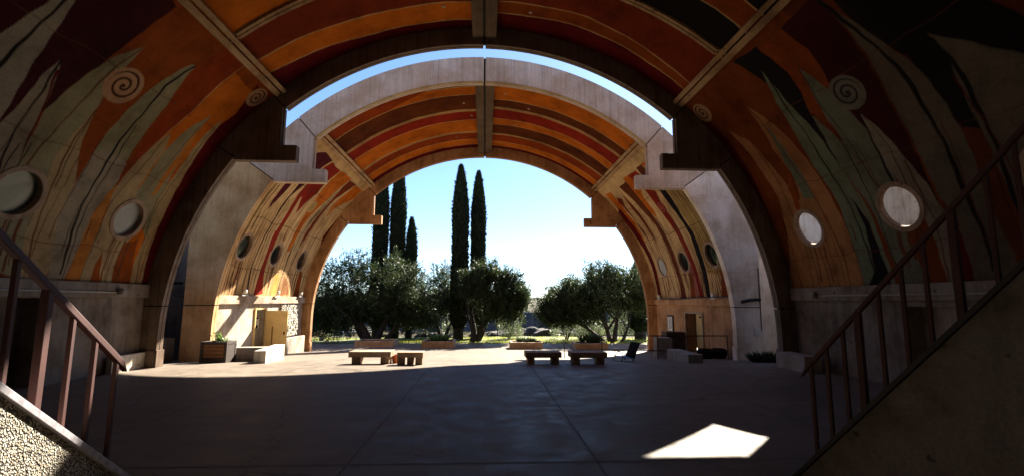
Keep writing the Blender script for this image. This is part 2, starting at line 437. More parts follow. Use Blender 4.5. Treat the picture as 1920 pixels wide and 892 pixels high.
def copy_tree(o, parent=None):
    c = o.copy(); COL.objects.link(c)
    if parent: c.parent = parent
    for ch in list(o.children): copy_tree(ch, c)
    return c
MURAL_NL = [
  ('P','MA',[(42.04,9.42),(46.83,9.36),(51.19,9.32),(53.39,9.29),(57.1,9.13),(60.6,9.01),(67.13,8.77),(73.12,8.35),(74.86,7.1),(55.85,5.69),(40.61,8.82)]),
  ('P','RB',[(43.18,11.06),(46.65,11.03),(54.04,11.32),(60.12,11.41),(64.67,11.43),(68.18,11.23),(67.22,11.34),(63.38,11.67),(58.23,11.81),(52.44,11.98),(43.18,11.99),(40.95,11.99),(39.64,11.27)]),
  ('P','OR',[(43.18,11.99),(52.44,11.98),(58.23,11.81),(63.38,11.67),(67.02,11.47),(72.6,11.29),(80.78,11.2),(81.3,13.71),(73.72,13.53),(64.22,13.47),(57.16,13.26),(48.99,13.39),(46.14,13.49),(43.4,13.34)]),
  ('L','CL',0.03,[(40.67,11.98),(43.18,11.99),(52.44,11.98),(58.23,11.81),(62.1,11.67)]),
  ('P','LV',[(48.64,8.06),(48.3,7.83),(50.87,7.76),(53.69,7.66),(55.8,7.62),(60.32,7.55),(64.5,7.68),(66.78,8.43),(63.65,8.45),(58.97,8.37),(55.1,8.28),(51.92,8.17)]),
  ('L','BK',0.07,[(49.05,7.94),(52.61,7.93),(56.05,7.94),(59.8,7.94),(63.58,8.0)]),
  ('P','LP',[(54.91,8.64),(57.77,8.57),(60.99,8.56),(64.18,8.5),(68.86,8.45),(74.64,8.73),(73.76,9.49),(67.22,9.28),(63.89,9.07),(60.96,8.97),(57.4,8.82)]),
  ('L','BK',0.04,[(55.03,8.65),(58.93,8.74),(62.81,8.75),(67.59,8.87),(71.16,8.97)]),
  ('L','DR',0.05,[(56.41,8.73),(61.22,8.97),(64.34,9.08),(67.2,9.17)]),
  ('P','LG',[(48.25,9.67),(51.55,9.38),(53.39,9.29),(57.1,9.13),(60.87,9.0),(63.81,9.1),(67.0,9.15),(72.89,9.29),(80.26,9.48),(81.3,10.32),(74.15,10.19),(67.77,10.03),(63.83,10.05),(60.67,9.91),(57.04,9.8),(54.19,9.78),(51.31,9.72)]),
  ('L','BR',0.04,[(48.51,9.66),(53.88,9.54),(59.21,9.47),(62.99,9.42),(66.9,9.32),(71.71,9.34)]),
  ('P','LC',[(56.84,9.82),(59.26,9.82),(62.6,9.79),(66.09,9.74),(68.68,9.79),(73.3,9.89),(80.93,10.04),(81.19,10.72),(73.8,10.54),(67.62,10.4),(64.4,10.16),(60.28,9.95)]),
  ('L','BR',0.04,[(56.94,9.84),(60.47,9.88),(64.43,9.9),(68.38,9.96),(73.09,10.07),(78.86,10.15)]),
  ('L','BK',0.02,[(58.25,9.87),(62.19,9.95),(66.28,10.01),(69.46,10.06)]),
  ('P','LG',[(46.32,10.86),(48.75,10.72),(52.47,10.56),(56.27,10.47),(61.23,10.44),(65.78,10.44),(67.6,10.44),(68.55,10.99),(65.02,11.25),(62.44,11.32),(58.21,11.3),(53.43,11.22),(48.63,11.05),(46.26,10.99)]),
  ('P','LP',[(63.94,10.43),(65.78,10.44),(69.4,10.43),(72.79,10.48),(76.72,10.59),(81.24,10.74),(81.13,11.15),(77.68,11.2),(73.34,11.28),(69.52,11.36),(65.9,11.42),(63.22,11.34),(62.38,10.79)]),
  ('L','BK',0.06,[(46.37,10.97),(51.08,10.81),(56.37,10.86),(60.62,10.85),(65.36,10.86),(69.46,10.87),(74.42,10.91),(80.51,11.0)]),
  ('P','OR2',[(67.99,11.35),(71.93,11.23),(77.68,11.2),(81.12,11.18),(81.03,11.54),(76.72,11.61),(71.06,11.65),(67.49,11.68),(66.68,11.43)]),
  ('P','LC',[(56.22,11.95),(59.86,11.7),(63.64,11.54),(67.02,11.47),(71.14,11.59),(76.76,11.54),(81.1,11.54),(81.1,11.85),(76.89,11.91),(81.02,12.14),(81.24,12.49),(76.1,12.55),(73.65,12.6),(68.41,12.79),(65.06,12.67),(62.01,12.36),(59.26,12.15)]),
  ('P','OB',[(76.33,11.91),(78.77,11.85),(81.17,11.83),(81.18,12.11),(78.69,12.03)]),
  ('P','LG',[(50.68,12.6),(54.41,12.34),(58.24,12.18),(62.44,12.15),(66.85,12.09),(74.01,13.17),(71.22,13.38),(67.74,13.3),(62.89,12.87),(58.26,12.79),(53.95,12.68)]),
  ('P','LC',[(50.32,13.06),(54.23,12.96),(57.9,12.94),(62.22,12.98),(66.43,12.94),(71.49,13.12),(78.22,13.05),(81.27,13.09),(81.41,13.57),(76.3,13.55),(71.04,13.56),(63.83,13.42),(57.16,13.26),(53.03,13.2)]),
  ('P','OR2',[(57.9,12.13),(61.95,12.17),(65.91,12.15),(66.85,12.09),(63.42,12.1),(59.26,12.15)]),
  ('P','OR2',[(53.6,12.62),(58.61,12.64),(62.44,12.61),(67.28,12.66),(65.8,12.77),(61.1,12.82),(57.18,12.82)]),
  ('P','OB',[(74.53,12.51),(77.74,12.43),(81.32,12.48),(81.27,13.09),(77.83,13.02),(73.83,12.88)]),
  ('L','BK',0.02,[(56.47,11.95),(62.17,11.85),(66.7,11.67),(70.03,11.55),(74.9,11.58),(81.03,11.54)]),
  ('L','BR',0.02,[(50.85,12.64),(58.25,12.58),(66.4,12.38)]),
  ('L','BK',0.02,[(50.9,13.06),(59.0,13.12),(64.39,13.08),(69.94,12.96),(76.51,13.19),(81.22,13.32)]),
  ('L','BK',0.02,[(74.29,12.33),(77.04,12.3),(81.14,12.29)]),
  ('L','OB',0.03,[(71.22,13.38),(76.4,13.37),(80.96,13.37)]),
  ('P','DR',[(41.85,12.91),(48.47,13.27),(51.6,13.15),(56.79,13.2),(63.44,13.36),(70.33,13.39),(76.35,13.46),(81.51,13.52),(81.68,13.98),(73.42,13.9),(65.67,14.12),(58.68,14.0),(50.69,14.01),(44.46,13.94)]),
  ('S','SD',0.43,9.99,53.98),
  ('S','SD',0.33,13.34,43.79),
]
MURAL_NR = [
  ('P','BK',[(41.91,10.91),(42.31,10.04),(46.57,9.96),(51.42,10.04),(56.19,10.22),(61.0,10.32),(64.42,10.37),(59.66,10.51),(53.62,10.59),(48.07,10.67)]),
  ('P','OR3',[(42.85,10.05),(43.2,9.21),(47.61,9.13),(52.57,9.19),(55.7,9.31),(55.56,9.95),(55.15,10.25),(49.74,9.95)]),
  ('P','MA',[(43.2,9.21),(42.5,8.15),(47.87,8.18),(56.19,8.4),(63.38,8.56),(70.47,8.58),(75.2,8.57),(75.56,8.92),(68.95,9.12),(60.87,9.28),(55.35,9.42),(47.61,9.13)]),
  ('P','BK',[(41.59,7.98),(49.08,6.46),(58.33,5.88),(67.38,6.58),(64.35,7.58),(54.99,7.66),(49.85,7.94)]),
  ('P','OC',[(49.91,13.1),(54.9,12.97),(60.03,13.0),(65.05,12.91),(75.73,13.5),(82.06,14.11),(82.39,10.45),(74.36,10.93),(65.64,11.22),(66.06,12.2),(62.76,12.37),(57.7,12.5),(54.03,12.6)]),
  ('P','GT',[(45.6,10.52),(50.75,10.84),(56.8,11.08),(62.12,11.1),(68.69,10.98),(74.61,11.03),(82.33,11.07),(82.42,10.16),(75.25,10.2),(70.49,10.22),(64.42,10.37),(57.91,10.46),(52.19,10.56)]),
  ('P','OC',[(47.96,11.75),(51.93,11.88),(57.11,12.03),(62.02,11.93),(67.05,12.2),(73.86,12.0),(82.24,12.14),(82.33,11.07),(74.23,11.09),(68.08,11.1),(61.04,11.16),(55.64,11.34),(51.91,11.51)]),
  ('P','GT',[(52.41,11.72),(59.48,11.92),(66.34,12.01),(66.85,11.65),(62.11,11.61),(56.94,11.65)]),
  ('P','OB',[(60.46,11.94),(64.16,12.14),(67.48,12.25),(67.72,12.44),(63.77,12.38)]),
  ('L','BR',0.04,[(47.96,11.75),(55.55,11.78),(62.91,11.71),(70.68,11.53),(76.86,11.45),(82.3,11.49)]),
  ('L','BK',0.04,[(46.56,10.49),(53.21,10.73),(60.94,10.76),(69.1,10.67),(74.91,10.64),(82.37,10.67)]),
  ('L','BK',0.02,[(50.25,13.1),(56.62,12.99),(62.78,13.0),(72.41,13.34)]),
  ('L','BR',0.03,[(54.03,12.6),(60.79,12.59),(68.41,12.69),(76.17,12.71),(82.17,12.86)]),
  ('P','G2',[(55.15,10.25),(59.98,10.37),(64.42,10.37),(69.77,10.16),(75.36,10.06),(82.43,10.02),(82.5,9.27),(75.76,9.54),(71.38,9.5),(67.43,9.59),(63.1,9.75),(59.42,10.04)]),
  ('P','G2',[(48.35,9.66),(52.23,9.81),(56.9,9.96),(63.18,9.91),(68.62,9.84),(69.52,9.23),(68.02,9.23),(60.09,9.26),(56.49,9.34),(53.09,9.42)]),
  ('L','BK',0.02,[(48.35,9.66),(54.91,9.86),(62.15,9.8),(68.02,9.71)]),
  ('L','BR',0.02,[(55.15,10.25),(60.9,9.97),(64.71,9.76),(68.71,9.77)]),
  ('P','LD',[(57.44,9.16),(60.87,9.28),(65.63,9.28),(69.69,9.11),(76.21,8.96),(82.53,8.93),(82.57,8.52),(73.22,8.55),(68.99,8.64),(65.42,8.81),(61.23,8.97)]),
  ('L','BK',0.06,[(57.44,9.16),(61.65,9.29),(67.49,9.32),(71.01,9.22)]),
  ('L','BK',0.02,[(58.37,9.13),(63.05,9.03),(68.71,9.04)]),
  ('P','BK',[(68.13,10.55),(72.12,10.34),(76.61,10.31),(82.2,10.28),(82.12,11.06),(79.09,10.63),(72.89,10.49)]),
  ('P','LV2',[(42.73,8.19),(47.61,8.14),(51.92,8.23),(57.77,8.39),(64.92,8.53),(71.92,8.52),(78.52,8.44),(82.58,8.42),(82.65,7.58),(75.99,7.7),(72.92,7.75),(66.82,7.64),(61.02,7.57),(56.59,7.63),(52.47,7.81),(48.12,7.95)]),
  ('L','BK',0.09,[(43.4,8.16),(50.35,8.02),(57.09,7.9),(63.04,7.97),(68.67,8.03),(73.18,8.04),(79.95,8.03)]),
  ('P','LV2',[(53.39,7.16),(56.91,7.16),(63.15,7.29),(68.62,7.37),(75.16,7.36),(80.25,7.29),(82.73,6.7),(64.34,5.73),(59.46,6.32)]),
  ('L','BK',0.08,[(54.15,7.15),(59.14,7.11),(64.06,7.19),(69.98,7.3),(74.61,7.33)]),
  ('P','DR',[(71.05,8.5),(75.62,8.43),(78.53,8.41),(82.76,8.4),(82.73,8.78),(78.39,8.67)]),
  ('P','DR',[(44.19,13.51),(48.71,13.4),(53.92,13.38),(60.77,13.53),(68.31,13.69),(77.56,13.89),(82.06,14.04),(82.03,14.44),(72.11,14.24),(62.24,14.04),(54.01,13.88),(46.78,13.81)]),
  ('S','SG',0.4,9.11,54.82),
  ('S','SD',0.33,13.38,44.65),
]
MURAL_FL = [
  ('P','GY',[(57.06,17.34),(54.83,17.81),(61.5,17.84),(65.99,17.8),(71.85,17.7),(72.97,17.25)]),
  ('P','MD',[(53.96,18.26),(53.1,18.71),(56.88,18.69),(59.28,18.55),(61.94,18.36),(58.14,18.3)]),
  ('P','MD',[(52.33,19.15),(51.31,19.66),(54.18,19.49),(56.13,19.34),(59.56,19.21),(65.52,19.31),(59.67,19.13),(54.94,19.25)]),
  ('P','MD',[(45.15,18.08),(42.38,18.77),(43.06,19.86),(46.87,19.65),(51.43,19.64),(52.77,18.99),(49.54,18.83)]),
  ('P','RD',[(51.33,19.72),(55.35,19.8),(59.26,19.88),(63.61,19.95),(67.9,19.91),(71.38,19.95),(71.1,20.36),(68.16,20.31),(63.89,20.27),(60.08,20.23),(55.87,20.12),(52.76,20.27)]),
  ('P','RD',[(65.72,19.84),(69.24,19.9),(72.64,20.0),(77.12,20.03),(82.3,19.93),(82.24,20.71),(76.99,20.42),(72.48,20.27),(69.03,20.16),(65.49,20.07)]),
  ('P','RD',[(51.17,19.68),(47.09,19.73),(43.37,19.98),(43.54,21.19),(48.58,21.07),(52.67,21.16),(56.12,20.85),(59.69,20.66),(63.98,20.79),(67.87,20.85),(67.3,20.97),(62.72,20.76),(60.19,20.66),(55.36,20.22)]),
  ('P','OR',[(47.78,21.22),(43.44,21.23),(43.09,22.81),(48.57,22.61),(52.76,22.49),(56.69,22.2),(60.21,22.03),(64.73,22.02),(70.01,22.01),(70.18,21.74),(65.12,21.6),(60.15,21.5),(56.2,21.52),(53.01,21.4)]),
  ('P','LF',[(43.31,22.82),(48.69,22.66),(53.88,22.54),(59.15,22.31),(63.57,22.16),(69.55,22.3),(69.16,22.87),(63.9,22.89),(59.2,23.18),(53.77,23.13),(49.64,22.85)]),
  ('L','BK',0.05,[(48.95,22.75),(54.69,22.79),(60.8,22.45),(66.45,22.36),(69.42,22.4)]),
  ('L','BK',0.05,[(67.49,22.11),(71.38,22.12),(73.89,22.16),(78.83,22.13),(82.24,22.13)]),
  ('P','BRD',[(43.54,22.83),(43.79,23.91),(47.41,23.56),(51.13,23.21),(54.64,23.09),(60.04,23.11),(65.58,22.98),(68.8,22.8),(64.11,22.67),(58.9,22.81),(54.1,22.91),(49.77,22.89)]),
  ('L','BR',0.05,[(69.12,22.91),(73.6,22.77),(77.85,22.73),(82.32,22.67)]),
  ('P','OR',[(43.9,23.86),(43.37,25.43),(46.66,25.21),(50.09,24.62),(53.32,23.97),(56.9,23.77),(54.0,23.52),(51.04,23.52),(47.47,23.76)]),
  ('L','LF',0.03,[(44.01,23.81),(47.46,23.58),(51.4,23.31),(55.63,23.23)]),
  ('L','LF',0.05,[(49.82,24.51),(54.18,24.26),(58.07,24.12)]),
  ('L','LF',0.03,[(50.68,23.74),(54.56,23.7),(58.65,23.64)]),
  ('P','DR',[(43.37,25.43),(43.03,25.73),(48.05,25.82),(54.09,25.9),(62.0,25.71),(67.38,25.45),(62.77,24.88),(54.49,25.27),(48.61,25.21)]),
  ('P','OB',[(74.83,23.99),(79.27,23.98),(82.66,23.94),(82.8,24.62),(79.16,24.56),(75.13,24.4)]),
  ('P','YL',[(76.62,21.45),(79.78,21.42),(82.29,21.39),(82.25,21.99),(79.65,22.06),(76.89,21.85)]),
  ('P','OC',[(76.32,22.32),(78.76,22.43),(82.33,22.44),(82.43,23.41),(78.63,22.98)]),
  ('L','BK',0.03,[(55.2,18.0),(60.5,17.96),(67.16,18.02)]),
  ('L','BK',0.02,[(54.2,18.53),(61.95,18.61),(69.12,18.65)]),
  ('L','BK',0.06,[(52.76,19.29),(61.93,19.25),(68.24,19.24),(76.0,19.19),(81.78,19.42)]),
  ('L','BK',0.02,[(58.83,19.68),(66.73,19.62),(74.3,19.71),(81.81,19.83)]),
  ('L','BK',0.03,[(75.21,17.91),(81.58,18.08)]),
  ('L','BK',0.03,[(74.96,18.41),(81.69,18.49)]),
  ('L','BK',0.03,[(75.42,18.9),(81.73,18.97)]),
  ('L','BK',0.02,[(77.27,20.69),(81.97,20.78)]),
  ('L','BK',0.02,[(77.19,20.95),(82.05,21.12)]),
  ('L','BK',0.02,[(59.11,21.81),(67.83,21.68),(74.8,21.97)]),
  ('L','BK',0.02,[(76.38,24.76),(82.61,24.85)]),
  ('L','BK',0.02,[(56.26,19.63),(66.94,19.4),(75.11,19.56)]),
  ('L','BK',0.02,[(57.0,17.68),(63.47,17.73),(69.24,17.69)]),
  ('L','BK',0.02,[(58.44,17.53),(65.82,17.59),(74.0,17.68),(81.14,17.76)]),
  ('S','SY',0.3,21.7,56.14),
  ('S','SY',0.25,25.22,45.21),
]
MURAL_FR = [
  ('P','GY',[(53.33,18.82),(56.1,17.23),(61.33,17.42),(66.95,17.41),(72.27,17.43),(77.4,17.46),(76.57,18.84),(70.3,18.75),(65.69,18.71),(61.11,18.84)]),
  ('P','OR',[(44.08,24.81),(44.4,23.97),(48.55,24.14),(53.58,24.22),(58.0,23.95),(56.73,25.06),(50.58,24.93)]),
  ('P','OR',[(48.9,24.2),(53.51,24.3),(58.7,24.16),(62.37,24.18),(66.3,24.38),(62.03,24.56),(56.82,24.84),(50.81,24.93)]),
  ('P','BRD',[(46.88,23.93),(48.9,24.2),(52.73,24.03),(56.86,23.87),(60.88,23.59),(64.86,23.64),(69.12,23.84),(64.29,23.73),(59.5,23.91),(55.85,23.81),(50.7,23.82),(48.34,23.45)]),
  ('P','BRD',[(46.66,23.04),(52.18,22.87),(57.69,22.76),(62.7,22.75),(66.4,22.93),(61.97,23.0),(57.29,23.08),(52.69,23.28)]),
  ('P','DB',[(45.03,22.63),(45.11,21.45),(50.41,21.61),(55.66,21.58),(59.71,21.48),(64.42,21.41),(70.56,21.45),(75.63,21.46),(83.18,21.4),(83.18,22.01),(78.85,21.87),(73.32,21.93),(66.69,21.94),(60.67,21.89),(55.79,22.23),(50.14,22.41)]),
  ('P','OR',[(44.15,21.51),(44.3,20.67),(47.46,20.58),(52.03,21.16),(56.79,21.11),(58.72,21.35),(55.4,21.63),(49.13,21.6)]),
  ('P','RD',[(44.33,20.82),(44.35,19.85),(47.34,19.63),(51.28,20.41),(49.21,20.78),(46.01,20.75)]),
  ('P','DB',[(44.31,19.57),(44.37,18.96),(47.66,19.02),(47.95,19.35),(46.63,19.64)]),
  ('P','OR',[(44.37,18.96),(44.57,18.2),(47.96,18.88),(46.59,18.89)]),
  ('P','RD',[(50.23,20.53),(51.74,19.71),(54.71,19.93),(58.82,19.95),(62.87,19.87),(66.71,19.81),(71.18,19.76),(75.49,19.72),(79.3,19.67),(82.83,19.56),(82.82,20.02),(79.21,20.08),(75.36,20.06),(71.72,20.19),(67.63,20.19),(63.24,20.34),(58.06,20.53),(53.73,20.55)]),
  ('P','PR',[(72.09,20.24),(75.36,20.06),(79.23,20.01),(82.82,20.02),(82.81,20.34),(78.36,20.43),(75.19,20.47)]),
  ('P','BK',[(52.35,19.37),(53.23,18.88),(57.64,18.9),(61.84,18.92),(65.63,18.77),(70.26,18.81),(75.09,18.88),(82.85,19.05),(82.84,19.36),(77.87,19.37),(71.88,19.25),(66.48,19.15),(61.47,19.23),(56.97,19.35)]),
  ('P','OB',[(75.58,17.73),(77.05,17.48),(82.56,17.56),(82.53,18.17)]),
  ('P','OB',[(75.57,20.52),(76.07,20.25),(82.92,20.42),(82.91,20.96)]),
  ('P','DR',[(50.42,24.79),(52.01,25.38),(59.8,25.2),(66.46,24.87),(72.03,24.75),(78.71,24.87),(83.47,24.96),(83.47,24.5),(78.79,24.4),(72.24,24.29),(65.32,24.33),(58.33,24.49),(51.53,24.65)]),
  ('L','BR',0.03,[(58.8,21.44),(63.28,21.18),(68.71,21.0)]),
  ('L','BR',0.03,[(54.6,18.1),(60.23,18.25),(65.8,18.21),(68.86,18.17)]),
  ('L','BR',0.02,[(55.29,17.7),(60.79,17.83),(66.87,17.88)]),
  ('L','BR',0.02,[(56.37,17.55),(62.26,17.6),(68.23,17.6)]),
  ('L','BR',0.02,[(54.68,18.56),(59.8,18.57),(64.35,18.48),(67.81,18.52)]),
  ('L','BR',0.03,[(64.56,24.01),(70.1,23.8),(74.83,23.7),(82.93,23.91)]),
  ('L','BR',0.04,[(64.88,23.02),(71.55,22.85),(77.81,22.72),(82.96,22.45)]),
  ('L','BR',0.03,[(64.78,22.03),(71.09,22.05),(77.1,22.12),(82.97,22.11)]),
  ('L','BR',0.02,[(66.87,24.27),(74.62,24.28),(82.93,24.3)]),
  ('L','BR',0.02,[(75.03,23.14),(79.45,23.25),(82.95,23.25)]),
  ('L','BR',0.02,[(62.17,20.12),(68.11,20.11),(72.99,20.07)]),
  ('L','BR',0.02,[(76.24,20.89),(79.82,21.0),(82.91,21.15)]),
  ('L','BR',0.02,[(75.96,18.53),(79.5,18.66),(82.75,18.77)]),
  ('L','BR',0.02,[(76.44,18.22),(79.57,18.31),(82.69,18.46)]),
  ('L','BR',0.03,[(74.84,19.44),(78.58,19.54),(82.83,19.62)]),
  ('S','SR',0.33,20.22,56.89),
  ('S','SY',0.25,25.2,45.9),
]
# ------------------------------------------------------------------ the two vaults
ZC, RI, RS, RO = 0.793, 8.739, 9.27, 9.695      # centre height, rib / shell / outer radii
YN0, YN1 = 4.8, 14.0                              # near vault along y
YF0, YF1 = 16.31, 25.52                           # far vault along y
RIBT = 0.26
A_UP, A_LO = 41.4, 54.6                           # joint angles from the crown (deg)

def zfl(y):                                       # floor height: level stage, then a slope down
    return float(np.interp(y, [0, 14, 25.5, 31, 60], [0, 0, -0.77, -0.9, -0.95]))

def pol(r, a):                                    # radius, angle from crown -> x, z
    return (r * math.sin(R_(a)), ZC + r * math.cos(R_(a)))

PAINT = dict(MA=(.045, .006, .006), RB=(.24, .036, .005), OB=(.24, .05, .006), OB2=(.17, .038, .006), OR=(.47, .115, .008), OR2=(.42, .15, .025),
  OR3=(.22, .045, .006), CL=(.45, .27, .11), LV=(.27, .22, .155), LP=(.27, .215, .145), LG=(.245, .21, .115), LC=(.34, .235, .115), LF=(.47, .34, .17),
  BK=(.012, .008, .007), DR=(.10, .005, .006), BR=(.13, .045, .018), OC=(.34, .15, .055), GT=(.15, .165, .10), G2=(.145, .145, .095),
  LD=(.22, .18, .13), LV2=(.115, .09, .062), RD=(.24, .018, .007), MD=(.07, .008, .012), GY=(.36, .24, .08), BRD=(.17, .024, .006),
  YL=(.52, .36, .09), DB=(.105, .025, .006), PR=(.36, .13, .10), CR=(.55, .36, .165))

def grain_lines(y0, y1, step, seed, lo, hi, w, cols=('BR', 'BK', 'BR', 'DR')):
    """thin painted lines that run up the leaves and lean together towards their tips"""
    r = np.random.default_rng(seed); out = []
    y = y0 + step * .5
    while y < y1:
        t1 = r.uniform(lo, hi); t0 = 84 if r.random() < .75 else r.uniform(72, 80)
        lean = r.normal() * .14
        ts = np.linspace(t0, t1, 6)
        out.append(('L', cols[r.integers(len(cols))], w * r.uniform(.6, 1.4), [(round(float(t), 2), round(float(y + lean * ((t0 - t) / 36) ** 2 + .03 * np.sin(t * .3 + y * 3)), 3)) for t in ts]))
        y += step * r.uniform(.55, 1.45)
    return out

def wear_lines(y0, y1, holes, seed):
    """pour joints across the boards and rusty drips below the windows"""
    r = np.random.default_rng(seed); out = []
    for t in (52.5, 64.0, 76.2):
        ys = np.arange(y0, y1, .35)
        out.append(('L', 'BR', .016, [(round(float(t + r.normal() * .12), 2), float(y)) for y in ys]))
    for hy, ha in holes:
        for k in range(5):
            y = hy + r.uniform(-.36, .36)
            out.append(('L', 'BR', r.uniform(.02, .07), [(ha + 3.2, y), (ha + 5, y + .01), (ha + r.uniform(6, 9.8), y + r.normal() * .03)]))
    return out

def inpoly(T, Y, poly):
    ins = np.zeros(T.shape, bool)
    n = len(poly)
    for i in range(n):
        t0, y0 = poly[i]; t1, y1 = poly[(i + 1) % n]
        if y0 == y1: continue
        c = ((y0 > Y) != (y1 > Y)) & (T < (t1 - t0) * (Y - y0) / (y1 - y0) + t0)
        ins ^= c
    return ins

SPIR = dict(SD=((.40, .22, .11), (.06, .02, .012)), SG=((.15, .135, .105), (.03, .025, .02)),
            SY=((.46, .30, .11), (.16, .09, .04)), SR=((.22, .015, .015), (.50, .16, .10)))

def paint(T, Y, base, items, ph, lw=1.0, fade=0.0, gain=1.0):
    """paint colour of a mural at surface coordinates (degrees from crown, metres along the vault)"""
    DM = RS * math.pi / 180
    k = 0.035
    Tw = T + (np.sin(3.1 * Y + 0.21 * T + ph) + np.sin(7.3 * Y - 0.6 * T + 2 * ph) * 0.5) * k / DM * 0.7
    Yw = Y + (np.sin(0.55 * T + 1.7 * Y + ph) + 0.5 * np.sin(1.9 * T - 3 * Y + ph)) * k * 0.45
    C = np.empty(T.shape + (3,)); C[:] = PAINT[base]
    for it in items:
        if it[0] == 'P':
            p = it[2]
            C[inpoly(Tw, Yw, p)] = PAINT[it[1]]
        elif it[0] == 'L':
            w = it[2] * 0.5 * lw; pts = it[3]
            d2 = np.full(T.shape, 9.0)
            for (a, b), (c, d) in zip(pts[:-1], pts[1:]):
                ax, ay, bx, by = a * DM, b, c * DM, d
                px, py = Tw * DM - ax, Yw - ay
                ex, ey = bx - ax, by - ay
                t = np.clip((px * ex + py * ey) / (ex * ex + ey * ey + 1e-9), 0, 1)
                d2 = np.minimum(d2, np.hypot(px - t * ex, py - t * ey))
            wv = w * (0.88 + 0.2 * np.sin(0.5 * T + 1.3 * Y))
            a = np.clip((wv - d2) / 0.012 + 0.5, 0, 1)[..., None]
            C = C * (1 - a) + np.array(PAINT[it[1]]) * a
        else:
            _, kd, r, cy, ct = it
            dx, dy = (T - ct) * DM, Y - cy
            q = np.hypot(dx, dy); ang = np.arctan2(dy, dx)
            disc, line = SPIR[kd]
            C[q < r] = disc
            sp = np.abs(((q / r * 2.6 - ang / (2 * math.pi)) % 1.0) - 0.5)
            C[(q < r * 0.82) & (sp < 0.17)] = line
            C[(q < r * 0.1)] = line
    return C

def shell(name, parent, r, a0, a1, y0, y1, da, dy, sgn, holes, mat, paintfn=None, smooth=True):
    """curved panel; a0..a1 degrees from the crown, on side sgn, with round holes (y, angle, radius)"""
    na, ny = max(2, int(round((a1 - a0) * r * math.pi / 180 / da))), max(2, int(round((y1 - y0) / dy)))
    T, Y = np.meshgrid(np.linspace(a0, a1, na + 1), np.linspace(y0, y1, ny + 1), indexing='ij')
    T = T.copy(); Y = Y.copy()
    DM = r * math.pi / 180
    kill = np.zeros((na, ny), bool)
    for hy, ha, hr in holes:
        tc = 0.25 * (T[:-1, :-1] + T[1:, :-1] + T[:-1, 1:] + T[1:, 1:]); yc = 0.25 * (Y[:-1, :-1] + Y[1:, :-1] + Y[:-1, 1:] + Y[1:, 1:])
        kill |= np.hypot((tc - ha) * DM, yc - hy) < hr
    keep = ~kill
    used = np.zeros(T.shape, bool)
    used[:-1, :-1] |= keep; used[1:, :-1] |= keep; used[:-1, 1:] |= keep; used[1:, 1:] |= keep
    for hy, ha, hr in holes:
        q = np.hypot((T - ha) * DM, Y - hy)
        mv = used & (q < hr + 0.02) & (q > 1e-6)
        f = hr / q[mv]
        T[mv] = ha + (T[mv] - ha) * f; Y[mv] = hy + (Y[mv] - hy) * f
    V = np.stack([sgn * r * np.sin(np.radians(T)), Y, ZC + r * np.cos(np.radians(T))], -1)
    idx = np.arange((na + 1) * (ny + 1)).reshape(na + 1, ny + 1)
    F = np.stack([idx[:-1, :-1], idx[1:, :-1], idx[1:, 1:], idx[:-1, 1:]], -1)[keep]
    remap = np.full(idx.size, -1); u = used.ravel(); remap[u] = np.arange(u.sum())
    F = remap[F]
    o = mesh_np(name, V.reshape(-1, 3)[u], F, mat, parent, smooth=smooth)
    if paintfn is not None:
        C = 0
        for ot, oy in ((-.25, -.25), (.25, -.25), (-.25, .25), (.25, .25)):
            C = C + paintfn(T + ot * da / DM, Y + oy * dy)
        C = (C / 4).reshape(-1, 3)[u]
        point_attr(o, "paint", np.concatenate([C, np.ones((len(C), 1))], 1), 'FLOAT_COLOR')
    return o

def sector(mb, r0, r1, a0, a1, y0, y1, n=40):
    """part of a ring as a swept strip (angles in degrees from the crown, may be negative)"""
    vs, fs = [], []
    for i in range(n + 1):
        a = a0 + (a1 - a0) * i / n
        for r in (r0, r1):
            x, z = pol(r, a)
            vs += [(x, y0, z), (x, y1, z)]
    for i in range(n):
        b = 4 * i; c = b + 4
        fs += [(b, b + 1, c + 1, c), (b + 2, c + 2, c + 3, b + 3), (b, c, c + 2, b + 2), (b + 1, b + 3, c + 3, c + 1)]
    fs += [(0, 2, 3, 1), (4 * n, 4 * n + 1, 4 * n + 3, 4 * n + 2)]
    mb.add(vs, fs)

def rib_slices(y0, y1):
    """the rib's soffit carries a groove: front lip, groove, back lip"""
    m = (y0 + y1) / 2
    return [(y0, m - 0.015, 0.0), (m - 0.015, m + 0.012, 0.03), (m + 0.012, y1, 0.0)]

def arch_piece(name, mat, par, a0, a1, y0, y1, r1=RO):
    mb = MB()
    for s0, s1, g in rib_slices(y0, y1):
        sector(mb, RI + g, r1, a0, a1, s0, s1)
    return mb.build(name, mat, par)

def arc_pts(r, a0, a1, n):
    return [pol(r, a0 + (a1 - a0) * i / n) for i in range(n + 1)]

def bracket(name, mat, par, sgn, y0, y1, ro=RO):
    poly = [pol(ro, A_UP + .1), pol(RI, A_UP + .1)]
    xi = 5.85
    poly += [(xi, 7.36), (xi, 6.25), (5.39, 6.25), (5.39, 5.78), (7.14, 5.78)]
    poly += [pol(RI, A_LO - .1), pol(ro, A_LO - .1)]
    poly += arc_pts(ro, A_LO - .1, A_UP + .1, 10)[1:-1]
    mb = MB()
    mb.prism_y([(sgn * x, z) for x, z in poly], y0, y1)
    o = mb.build(name, mat, par, bevel=0.012)
    # raised fillet along the inner edge and the foot
    t = MB()
    t.box(*sorted((sgn * (xi - 0.035), sgn * (xi + 0.0))), y0 + 0.09, y1 - 0.04, 6.27, 7.33)
    t.build("edge_fillet", mat, o)
    return o

